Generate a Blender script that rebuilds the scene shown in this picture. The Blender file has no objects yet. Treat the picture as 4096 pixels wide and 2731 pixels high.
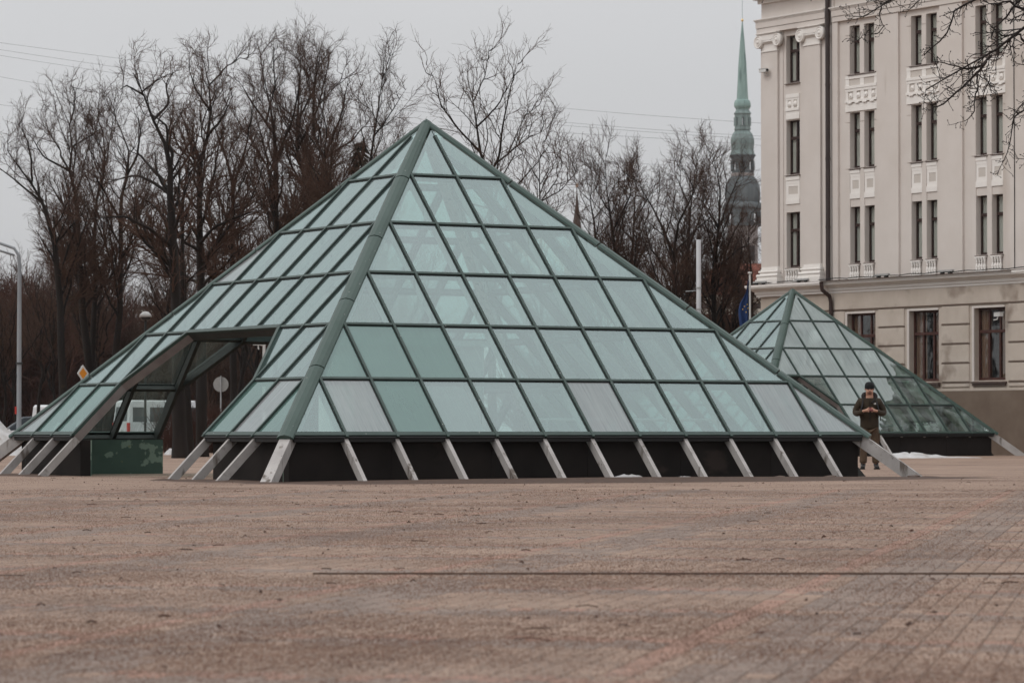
import bpy, bmesh, math, random
import numpy as np
from mathutils import Vector, Matrix

sc = bpy.context.scene
R = math.radians
rng = random.Random(7)
C = sc.collection

# ------------------------------------------------------------------ camera
EYE = 0.79
FPX, PITCH = 13500.0, 0.026481          # focal length in source pixels, upward tilt
cam_d = bpy.data.cameras.new('camera')
cam = bpy.data.objects.new('camera', cam_d)
C.objects.link(cam)
cam.location = (0, 0, EYE)
cam.rotation_euler = (math.pi / 2 + PITCH, 0, 0)
cam_d.sensor_width = 36.0
cam_d.lens = FPX / 4096 * 36.0
cam_d.clip_start = 0.5
cam_d.clip_end = 6000
cam_d.dof.use_dof = True
cam_d.dof.focus_distance = 50
cam_d.dof.aperture_fstop = 7
sc.camera = cam

# ------------------------------------------------------------------ world: overcast daylight
SUN_EL, SUN_AZ = 48.0, -118.0           # azimuth measured from +Y (view), negative = to the left and behind
w = bpy.data.worlds.new('World')
sc.world = w
w.use_nodes = True
nt = w.node_tree
nt.nodes.clear()
N, Lk = nt.nodes.new, nt.links.new
out = N('ShaderNodeOutputWorld')
sky = N('ShaderNodeTexSky')
sky.sky_type = 'NISHITA'
sky.sun_disc = False
sky.sun_elevation = R(SUN_EL)
sky.sun_rotation = R(SUN_AZ)
sky.air_density = 1.0
sky.dust_density = 3.0
hs = N('ShaderNodeHueSaturation')
hs.inputs['Saturation'].default_value = 0.35
Lk(sky.outputs[0], hs.inputs['Color'])
bg1 = N('ShaderNodeBackground')
bg1.inputs['Strength'].default_value = 0.008
Lk(hs.outputs[0], bg1.inputs['Color'])
# closed cloud deck: brightness follows the overcast law (1 + 2 sin e) / 3 of the zenith value
tc = N('ShaderNodeTexCoord')
sep = N('ShaderNodeSeparateXYZ')
Lk(tc.outputs['Generated'], sep.inputs[0])
mx = N('ShaderNodeMath'); mx.operation = 'MAXIMUM'; mx.inputs[1].default_value = 0.0
Lk(sep.outputs['Z'], mx.inputs[0])
m2 = N('ShaderNodeMath'); m2.operation = 'MULTIPLY_ADD'
m2.inputs[1].default_value = 1.75; m2.inputs[2].default_value = 1.0
Lk(mx.outputs[0], m2.inputs[0])
nz = N('ShaderNodeTexNoise'); nz.inputs['Scale'].default_value = 2.2; nz.inputs['Detail'].default_value = 4
mp = N('ShaderNodeMapping'); mp.inputs['Scale'].default_value = (1, 1, 2.6)
Lk(tc.outputs['Generated'], mp.inputs[0]); Lk(mp.outputs[0], nz.inputs['Vector'])
mr = N('ShaderNodeMapRange')
mr.inputs['From Min'].default_value = 0.3; mr.inputs['From Max'].default_value = 0.7
mr.inputs['To Min'].default_value = 0.94; mr.inputs['To Max'].default_value = 1.06
Lk(nz.outputs['Fac'], mr.inputs['Value'])
m3 = N('ShaderNodeMath'); m3.operation = 'MULTIPLY'
Lk(m2.outputs[0], m3.inputs[0]); Lk(mr.outputs[0], m3.inputs[1])
bg2 = N('ShaderNodeBackground')
bg2.inputs['Color'].default_value = (0.557, 0.561, 0.572, 1)
Lk(m3.outputs[0], bg2.inputs['Strength'])
ad = N('ShaderNodeAddShader')
Lk(bg1.outputs[0], ad.inputs[0]); Lk(bg2.outputs[0], ad.inputs[1])
Lk(ad.outputs[0], out.inputs['Surface'])

sun_d = bpy.data.lights.new('sun', 'SUN')
sun_d.energy = 0.9
sun_d.angle = R(25)
sun_d.color = (1.0, 0.96, 0.91)
sun = bpy.data.objects.new('sun', sun_d)
C.objects.link(sun)
_e, _a = R(SUN_EL), R(SUN_AZ)
sdir = Vector((math.sin(_a) * math.cos(_e), math.cos(_a) * math.cos(_e), math.sin(_e)))
sun.rotation_euler = sdir.to_track_quat('Z', 'Y').to_euler()
sun.location = (-20, 0, 40)

sc.view_settings.view_transform = 'Standard'
sc.view_settings.look = 'None'
sc.view_settings.gamma = 1
sc.view_settings.exposure = -0.15
sc.view_settings.use_curve_mapping = False
sc.render.engine = 'CYCLES'
sc.cycles.use_denoising = True
sc.cycles.max_bounces = 8
sc.cycles.diffuse_bounces = 3
sc.cycles.glossy_bounces = 3
sc.cycles.transmission_bounces = 4
sc.cycles.transparent_max_bounces = 24
sc.cycles.caustics_reflective = False
sc.cycles.caustics_refractive = False

# ------------------------------------------------------------------ placing helpers
_c, _s = math.cos(PITCH), math.sin(PITCH)

def at(x, y, Y):
    """World point at distance Y in front of the camera seen at source pixel (x, y)."""
    u = (x - 2048) / FPX
    v = -(y - 1365.5) / FPX
    d = (u, _c - v * _s, _s + v * _c)
    k = Y / d[1]
    return Vector((d[0] * k, Y, d[2] * k + EYE))

def px(x, Y):
    return (x - 2048) / FPX * Y / 0.9996

# ------------------------------------------------------------------ object helpers
def tag(o, label=None, cat=None, group=None, kind=None):
    if label: o['label'] = label
    if cat: o['category'] = cat
    if group: o['group'] = group
    if kind: o['kind'] = kind
    return o

def thing(name, label, cat, loc=(0, 0, 0), rz=0.0, group=None):
    o = bpy.data.objects.new(name, None)
    C.objects.link(o)
    o.empty_display_size = 0.3
    o.location = loc
    o.rotation_euler = (0, 0, rz)
    return tag(o, label, cat, group)

class MB:
    """Collects shapes into one mesh."""
    def __init__(self):
        self.v, self.f, self.m = [], [], []
    def add(self, vs, fs, mi=0):
        b = len(self.v)
        self.v += [tuple(p) for p in vs]
        self.f += [tuple(b + i for i in f) for f in fs]
        self.m += [mi] * len(fs)
        return self
    def hexa(self, p, mi=0):
        """8 corners: bottom ring 0-3, top ring 4-7."""
        return self.add(p, [(3, 2, 1, 0), (4, 5, 6, 7), (0, 1, 5, 4), (1, 2, 6, 5), (2, 3, 7, 6), (3, 0, 4, 7)], mi)
    def box(self, x0, x1, y0, y1, z0, z1, mi=0):
        return self.hexa([(x0, y0, z0), (x1, y0, z0), (x1, y1, z0), (x0, y1, z0),
                          (x0, y0, z1), (x1, y0, z1), (x1, y1, z1), (x0, y1, z1)], mi)
    def cham(self, x0, x1, y0, y1, z0, z1, c, mi=0):
        """box whose front (low y) edges are chamfered by c."""
        vs = [(x0, y1, z0), (x1, y1, z0), (x1, y1, z1), (x0, y1, z1),
              (x0, y0 + c, z0), (x1, y0 + c, z0), (x1, y0 + c, z1), (x0, y0 + c, z1),
              (x0 + c, y0, z0 + c), (x1 - c, y0, z0 + c), (x1 - c, y0, z1 - c), (x0 + c, y0, z1 - c)]
        fs = [(0, 1, 2, 3)]
        for i in range(4):
            j = (i + 1) % 4
            fs.append((i, 4 + i, 4 + j, j)); fs.append((4 + i, 8 + i, 8 + j, 4 + j))
        fs.append((11, 10, 9, 8))
        return self.add(vs, [tuple(reversed(f)) for f in fs], mi)
    def beam(self, p0, p1, up, w, h0, h1, mi=0):
        """bar from p0 to p1; up = plane normal; w = width; spans h0..h1 along up."""
        p0, p1, up = Vector(p0), Vector(p1), Vector(up).normalized()
        d = (p1 - p0).normalized()
        s = d.cross(up).normalized() * (w / 2)
        a, b = up * h0, up * h1
        return self.hexa([p0 - s + a, p0 + s + a, p1 + s + a, p1 - s + a,
                          p0 - s + b, p0 + s + b, p1 + s + b, p1 - s + b], mi)
    def tube(self, pts, rad, n=8, mi=0, cap=True):
        pts = [Vector(p) for p in pts]
        if not hasattr(rad, '__len__'): rad = [rad] * len(pts)
        vs, fs = [], []
        ref = None
        for i, p in enumerate(pts):
            d = (pts[min(i + 1, len(pts) - 1)] - pts[max(i - 1, 0)]).normalized()
            if ref is None:
                ref = Vector((0, 0, 1)) if abs(d.z) < 0.9 else Vector((1, 0, 0))
            a = d.cross(ref).normalized(); b = d.cross(a).normalized()
            ref = -b.cross(a).cross(a) if False else ref
            for k in range(n):
                t = 2 * math.pi * k / n
                vs.append(p + a * (math.cos(t) * rad[i]) + b * (math.sin(t) * rad[i]))
        for i in range(len(pts) - 1):
            for k in range(n):
                k2 = (k + 1) % n
                fs.append((i * n + k, i * n + k2, (i + 1) * n + k2, (i + 1) * n + k))
        if cap:
            fs.append(tuple(reversed(range(n))))
            fs.append(tuple((len(pts) - 1) * n + k for k in range(n)))
        return self.add(vs, fs, mi)
    def lathe(self, prof, cx=0, cy=0, cz=0, n=12, mi=0, axis='z', flute=0.0):
        vs, fs = [], []
        for r, h in prof:
            for k in range(n):
                t = 2 * math.pi * (k + 0.5) / n
                rr = r * (1 - flute * (k % 2))
                if axis == 'z': vs.append((cx + rr * math.cos(t), cy + rr * math.sin(t), cz + h))
                elif axis == 'y': vs.append((cx + rr * math.cos(t), cy + h, cz + rr * math.sin(t)))
                else: vs.append((cx + h, cy + rr * math.cos(t), cz + rr * math.sin(t)))
        for i in range(len(prof) - 1):
            for k in range(n):
                k2 = (k + 1) % n
                fs.append((i * n + k, i * n + k2, (i + 1) * n + k2, (i + 1) * n + k))
        fs.append(tuple(reversed(range(n)))); fs.append(tuple((len(prof) - 1) * n + k for k in range(n)))
        return self.add(vs, fs, mi)
    def prism(self, poly, y0, y1, mi=0):
        """poly = [(x, z)...] extruded along y."""
        n = len(poly)
        vs = [(x, y0, z) for x, z in poly] + [(x, y1, z) for x, z in poly]
        fs = [tuple(range(n)), tuple(reversed(range(n, 2 * n)))]
        fs += [(i, n + i, n + (i + 1) % n, (i + 1) % n) for i in range(n)]
        return self.add(vs, fs, mi)
    def prism_x(self, poly, x0, x1, mi=0):
        """poly = [(y, z)...] extruded along x."""
        n = len(poly)
        vs = [(x0, y, z) for y, z in poly] + [(x1, y, z) for y, z in poly]
        fs = [tuple(range(n)), tuple(reversed(range(n, 2 * n)))]
        fs += [(i, n + i, n + (i + 1) % n, (i + 1) % n) for i in range(n)]
        return self.add(vs, fs, mi)
    def mesh(self, name, mats, smooth=False):
        me = bpy.data.meshes.new(name)
        me.from_pydata(self.v, [], self.f)
        for m in (mats if isinstance(mats, (list, tuple)) else [mats]): me.materials.append(m)
        me.polygons.foreach_set('material_index', self.m)
        if smooth: me.polygons.foreach_set('use_smooth', [True] * len(self.f))
        bm = bmesh.new(); bm.from_mesh(me)
        bmesh.ops.recalc_face_normals(bm, faces=bm.faces)
        bm.to_mesh(me); bm.free()
        me.update()
        return me
    def obj(self, name, mats, parent=None, smooth=False):
        return place(name, self.mesh(name, mats, smooth), parent)

def place(name, me, parent=None, loc=None, rz=None):
    o = bpy.data.objects.new(name, me)
    C.objects.link(o)
    if parent: o.parent = parent
    if loc is not None: o.location = loc
    if rz is not None: o.rotation_euler = (0, 0, rz)
    return o

def np_mesh(name, V, Q, mat):
    me = bpy.data.meshes.new(name)
    nv, nf = len(V), len(Q)
    k = Q.shape[1]
    me.vertices.add(nv); me.loops.add(nf * k); me.polygons.add(nf)
    me.vertices.foreach_set('co', np.ascontiguousarray(V, dtype=np.float32).ravel())
    me.loops.foreach_set('vertex_index', Q.astype(np.int32).ravel())
    me.polygons.foreach_set('loop_start', np.arange(0, nf * k, k, dtype=np.int32))
    me.polygons.foreach_set('loop_total', np.full(nf, k, dtype=np.int32))
    me.polygons.foreach_set('use_smooth', np.ones(nf, dtype=bool))
    me.materials.append(mat)
    me.update(calc_edges=True)
    return me

# ------------------------------------------------------------------ materials
def srgb(r, g, b):
    f = lambda c: (c / 255 / 12.92) if c / 255 <= 0.04045 else ((c / 255 + 0.055) / 1.055) ** 2.4
    return (f(r), f(g), f(b))

def newmat(name):
    m = bpy.data.materials.new(name)
    m.use_nodes = True
    m.node_tree.nodes.clear()
    return m, m.node_tree.nodes.new, m.node_tree.links.new

def mat(name, col, rough=0.7, col2=None, scale=4.0, stretch=(1, 1, 1), detail=5, bump=0.0, bscale=40, metal=0.0,
        spec=0.4, spots=None, lo=0.35, hi=0.65, streak=None, coords='Object'):
    """procedural paint / stone: col..col2 by noise, optional spots (color, scale, threshold), optional dirt streaks."""
    m, Nn, L = newmat(name)
    o = Nn('ShaderNodeOutputMaterial'); b = Nn('ShaderNodeBsdfPrincipled')
    L(b.outputs[0], o.inputs['Surface'])
    b.inputs['Roughness'].default_value = rough
    b.inputs['Metallic'].default_value = metal
    b.inputs['Specular IOR Level'].default_value = spec
    t = Nn('ShaderNodeTexCoord')
    if coords == 'World':
        g = Nn('ShaderNodeNewGeometry'); src = g.outputs['Position']
    else:
        src = t.outputs['Object']
    cur = None
    if col2 is not None:
        mpn = Nn('ShaderNodeMapping'); mpn.inputs['Scale'].default_value = stretch
        L(src, mpn.inputs[0])
        n = Nn('ShaderNodeTexNoise'); n.inputs['Scale'].default_value = scale; n.inputs['Detail'].default_value = detail
        n.inputs['Roughness'].default_value = 0.6
        L(mpn.outputs[0], n.inputs['Vector'])
        r = Nn('ShaderNodeMapRange'); r.inputs['From Min'].default_value = lo; r.inputs['From Max'].default_value = hi
        L(n.outputs['Fac'], r.inputs['Value'])
        x = Nn('ShaderNodeMix'); x.data_type = 'RGBA'
        x.inputs['A'].default_value = (*col, 1); x.inputs['B'].default_value = (*col2, 1)
        L(r.outputs[0], x.inputs['Factor'])
        cur = x.outputs['Result']
    for sp in (spots or []):
        scol, ssc, th = sp[:3]
        wdt = sp[3] if len(sp) > 3 else 0.03
        st = sp[4] if len(sp) > 4 else (1, 1, 1)
        mpn = Nn('ShaderNodeMapping'); mpn.inputs['Scale'].default_value = st
        mpn.inputs['Location'].default_value = (ssc * 0.37, 3.1, 1.7)
        L(src, mpn.inputs[0])
        n = Nn('ShaderNodeTexNoise'); n.inputs['Scale'].default_value = ssc; n.inputs['Detail'].default_value = 4
        L(mpn.outputs[0], n.inputs['Vector'])
        r = Nn('ShaderNodeMapRange'); r.inputs['From Min'].default_value = th; r.inputs['From Max'].default_value = th + wdt
        L(n.outputs['Fac'], r.inputs['Value'])
        x = Nn('ShaderNodeMix'); x.data_type = 'RGBA'
        if cur is None: x.inputs['A'].default_value = (*col, 1)
        else: L(cur, x.inputs['A'])
        x.inputs['B'].default_value = (*scol, 1)
        L(r.outputs[0], x.inputs['Factor'])
        cur = x.outputs['Result']
    if cur is None: b.inputs['Base Color'].default_value = (*col, 1)
    else: L(cur, b.inputs['Base Color'])
    if bump:
        n = Nn('ShaderNodeTexNoise'); n.inputs['Scale'].default_value = bscale; n.inputs['Detail'].default_value = 4
        L(src, n.inputs['Vector'])
        bp = Nn('ShaderNodeBump'); bp.inputs['Strength'].default_value = bump; bp.inputs['Distance'].default_value = 0.01
        L(n.outputs['Fac'], bp.inputs['Height']); L(bp.outputs[0], b.inputs['Normal'])
    return m

def glass_mat(name, fogcol, fog, var, axis, streak=0.0, tint=(0.58, 0.76, 0.73), clear_mask=None, gloss=0.10):
    """Tinted glazing with condensation / grime on it: fog = share hidden by the film; axis = axis running across the face."""
    m, Nn, L = newmat(name)
    o = Nn('ShaderNodeOutputMaterial')
    t = Nn('ShaderNodeTexCoord')
    tr = Nn('ShaderNodeBsdfTransparent'); tr.inputs['Color'].default_value = (*tint, 1)
    gl = Nn('ShaderNodeBsdfGlossy'); gl.inputs['Roughness'].default_value = 0.03
    gl.inputs['Color'].default_value = (0.80, 0.945, 0.94, 1)
    lw = Nn('ShaderNodeLayerWeight'); lw.inputs['Blend'].default_value = 0.5
    pw = Nn('ShaderNodeMath'); pw.operation = 'POWER'; pw.inputs[1].default_value = 4.5
    L(lw.outputs['Facing'], pw.inputs[0])
    fa = Nn('ShaderNodeMath'); fa.operation = 'MULTIPLY_ADD'; fa.inputs[1].default_value = 0.9 - gloss; fa.inputs[2].default_value = 0.03 + gloss
    L(pw.outputs[0], fa.inputs[0])
    clear = Nn('ShaderNodeMixShader')
    L(fa.outputs[0], clear.inputs[0]); L(tr.outputs[0], clear.inputs[1]); L(gl.outputs[0], clear.inputs[2])
    di = Nn('ShaderNodeBsdfDiffuse'); tl = Nn('ShaderNodeBsdfTranslucent')
    # blotchy film colour
    n0 = Nn('ShaderNodeTexNoise'); n0.inputs['Scale'].default_value = 1.1; n0.inputs['Detail'].default_value = 5
    L(t.outputs['Object'], n0.inputs['Vector'])
    cx = Nn('ShaderNodeMix'); cx.data_type = 'RGBA'
    cx.inputs['A'].default_value = (*[c * 0.86 for c in fogcol], 1)
    cx.inputs['B'].default_value = (*[min(1, c * 1.14) for c in fogcol], 1)
    L(n0.outputs['Fac'], cx.inputs['Factor'])
    L(cx.outputs['Result'], di.inputs['Color']); L(cx.outputs['Result'], tl.inputs['Color'])
    fm = Nn('ShaderNodeMixShader'); fm.inputs[0].default_value = 0.38
    L(di.outputs[0], fm.inputs[1]); L(tl.outputs[0], fm.inputs[2])
    fg = Nn('ShaderNodeMixShader'); fgf = Nn('ShaderNodeMath'); fgf.operation = 'MULTIPLY'; fgf.inputs[1].default_value = 0.7
    L(fa.outputs[0], fgf.inputs[0]); L(fgf.outputs[0], fg.inputs[0])
    L(fm.outputs[0], fg.inputs[1]); L(gl.outputs[0], fg.inputs[2])
    # fog amount: large soft noise + run-down streaks
    mpn = Nn('ShaderNodeMapping')
    mpn.inputs['Scale'].default_value = (26, 1.1, 1.1) if axis == 'x' else (1.1, 26, 1.1)
    L(t.outputs['Object'], mpn.inputs[0])
    ns = Nn('ShaderNodeTexNoise'); ns.inputs['Scale'].default_value = 1.0; ns.inputs['Detail'].default_value = 6
    ns.inputs['Roughness'].default_value = 0.7
    L(mpn.outputs[0], ns.inputs['Vector'])
    nb = Nn('ShaderNodeTexNoise'); nb.inputs['Scale'].default_value = 0.9; nb.inputs['Detail'].default_value = 3
    L(t.outputs['Object'], nb.inputs['Vector'])
    a1 = Nn('ShaderNodeMath'); a1.operation = 'MULTIPLY_ADD'; a1.inputs[1].default_value = var; a1.inputs[2].default_value = fog - var * 0.5
    L(nb.outputs['Fac'], a1.inputs[0])
    a2 = Nn('ShaderNodeMath'); a2.operation = 'MULTIPLY_ADD'; a2.inputs[1].default_value = streak
    s0 = Nn('ShaderNodeMath'); s0.operation = 'SUBTRACT'; s0.inputs[1].default_value = 0.5
    L(ns.outputs['Fac'], s0.inputs[0]); L(s0.outputs[0], a2.inputs[0]); L(a1.outputs[0], a2.inputs[2])
    a2.use_clamp = True
    fac = a2.outputs[0]
    if clear_mask:
        # x - k*y > c  and  z < zmax: film wiped off / dried there
        k, c0, zmax = clear_mask
        sp = Nn('ShaderNodeSeparateXYZ'); L(t.outputs['Object'], sp.inputs[0])
        q = Nn('ShaderNodeMath'); q.operation = 'MULTIPLY_ADD'; q.inputs[1].default_value = -k
        L(sp.outputs['Y'], q.inputs[0]); L(sp.outputs['X'], q.inputs[2])
        nn = Nn('ShaderNodeTexNoise'); nn.inputs['Scale'].default_value = 1.4; nn.inputs['Detail'].default_value = 2
        L(t.outputs['Object'], nn.inputs['Vector'])
        q2 = Nn('ShaderNodeMath'); q2.operation = 'MULTIPLY_ADD'; q2.inputs[1].default_value = 1.3
        L(nn.outputs['Fac'], q2.inputs[0]); L(q.outputs[0], q2.inputs[2])
        r1 = Nn('ShaderNodeMapRange'); r1.inputs['From Min'].default_value = c0 + 0.65; r1.inputs['From Max'].default_value = c0 + 0.72
        L(q2.outputs[0], r1.inputs['Value'])
        r2 = Nn('ShaderNodeMapRange'); r2.inputs['From Min'].default_value = zmax + 0.05; r2.inputs['From Max'].default_value = zmax - 0.05
        L(sp.outputs['Z'], r2.inputs['Value'])
        mm = Nn('ShaderNodeMath'); mm.operation = 'MULTIPLY'; L(r1.outputs[0], mm.inputs[0]); L(r2.outputs[0], mm.inputs[1])
        nw = Nn('ShaderNodeTexNoise'); nw.inputs['Scale'].default_value = 1.9; nw.inputs['Detail'].default_value = 3; nw.inputs['Distortion'].default_value = 1.2
        L(t.outputs['Object'], nw.inputs['Vector'])
        r3 = Nn('ShaderNodeMapRange'); r3.inputs['From Min'].default_value = 0.4; r3.inputs['From Max'].default_value = 0.7
        r3.inputs['To Min'].default_value = 0.02; r3.inputs['To Max'].default_value = 0.34
        L(nw.outputs['Fac'], r3.inputs['Value'])
        mxx = Nn('ShaderNodeMix'); mxx.data_type = 'FLOAT'
        L(mm.outputs[0], mxx.inputs['Factor']); L(fac, mxx.inputs['A']); L(r3.outputs[0], mxx.inputs['B'])
        fac = mxx.outputs['Result']
    fin = Nn('ShaderNodeMixShader')
    L(fac, fin.inputs[0]); L(clear.outputs[0], fin.inputs[1]); L(fg.outputs[0], fin.inputs[2])
    L(fin.outputs[0], o.inputs['Surface'])
    return m

M = {}
M['green'] = mat('green_painted_metal', (0.026, 0.048, 0.040), 0.5, (0.036, 0.06, 0.052), 3.0, bump=0.05,
                 spots=[((0.5, 0.5, 0.47), 16, 0.73, 0.02)])
M['green_hip'] = mat('green_hip_metal', (0.028, 0.056, 0.045), 0.45, (0.042, 0.072, 0.061), 1.5,
                     spots=[((0.5, 0.5, 0.47), 22, 0.74, 0.02)])
M['gasket'] = mat('black_rubber', (0.008, 0.008, 0.008), 0.6)
M['under'] = mat('dark_steel', (0.018, 0.02, 0.019), 0.6, (0.03, 0.032, 0.03), 5)
M['concrete'] = mat('painted_concrete', (0.30, 0.282, 0.27), 0.8, (0.40, 0.38, 0.365), 2.2, bump=0.3, bscale=30,
                    spots=[((0.12, 0.105, 0.092), 3.2, 0.63, 0.12), ((0.05, 0.04, 0.034), 14.0, 0.70, 0.04), ((0.12, 0.10, 0.085), 6, .58, .1, (1, 1, .25))])
M['reveal'] = mat('mauve_painted_beam', (0.15, 0.125, 0.118), .8, (0.19, 0.165, 0.155), 4, bump=.2)
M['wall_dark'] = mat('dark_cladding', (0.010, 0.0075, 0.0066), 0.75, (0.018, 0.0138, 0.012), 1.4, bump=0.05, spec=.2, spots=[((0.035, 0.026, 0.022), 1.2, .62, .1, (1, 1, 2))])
M['wall_green'] = mat('peeling_green_paint', (0.075, 0.12, 0.098), 0.6, (0.09, 0.142, 0.118), 2.0, bump=0.1,
                      spots=[((0.26, 0.34, 0.28), 2.6, 0.555, 0.02), ((0.24, 0.25, 0.13), 3.7, 0.66, 0.03)])
for ax in 'xy':
    M['pane_a' + ax] = glass_mat('fogged_glass_a_' + ax, (0.36, 0.45, 0.45), 0.24, 0.26, ax, 0.42, gloss=0.19)
    M['pane_b' + ax] = glass_mat('fogged_glass_b_' + ax, (0.33, 0.43, 0.43), 0.17, 0.26, ax, 0.36, gloss=0.20)
    M['pane_c' + ax] = glass_mat('fogged_glass_c_' + ax, (0.38, 0.45, 0.46), 0.32, 0.28, ax, 0.55, gloss=0.185)
    M['pane_teal' + ax] = glass_mat('teal_glass_' + ax, (0.16, 0.275, 0.245), 0.62, 0.15, ax, 0.15, gloss=0.12)
    M['pane_white' + ax] = glass_mat('milky_glass_' + ax, (0.42, 0.42, 0.43), 0.62, 0.22, ax, 0.9, gloss=0.12)
M['pane_clear'] = glass_mat('clear_wet_glass', (0.3, 0.36, 0.33), 0.10, 0.1, 'x', 0.6, tint=(0.86, 0.92, 0.89), gloss=0.0)
M['steel'] = mat('galvanised_steel', (0.32, 0.33, 0.34), 0.5, (0.4, 0.41, 0.42), 6)

def inner_mat():
    m, Nn, L = newmat('glass_body')
    o = Nn('ShaderNodeOutputMaterial'); tr = Nn('ShaderNodeBsdfTransparent')
    tr.inputs['Color'].default_value = (0.93, 0.97, 0.955, 1)
    gl = Nn('ShaderNodeBsdfGlossy'); gl.inputs['Roughness'].default_value = 0.02; gl.inputs['Color'].default_value = (.9, .95, .93, 1)
    x = Nn('ShaderNodeMixShader'); x.inputs[0].default_value = 0.04
    L(tr.outputs[0], x.inputs[1]); L(gl.outputs[0], x.inputs[2]); L(x.outputs[0], o.inputs['Surface'])
    return m
M['pane_inner'] = inner_mat()

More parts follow.
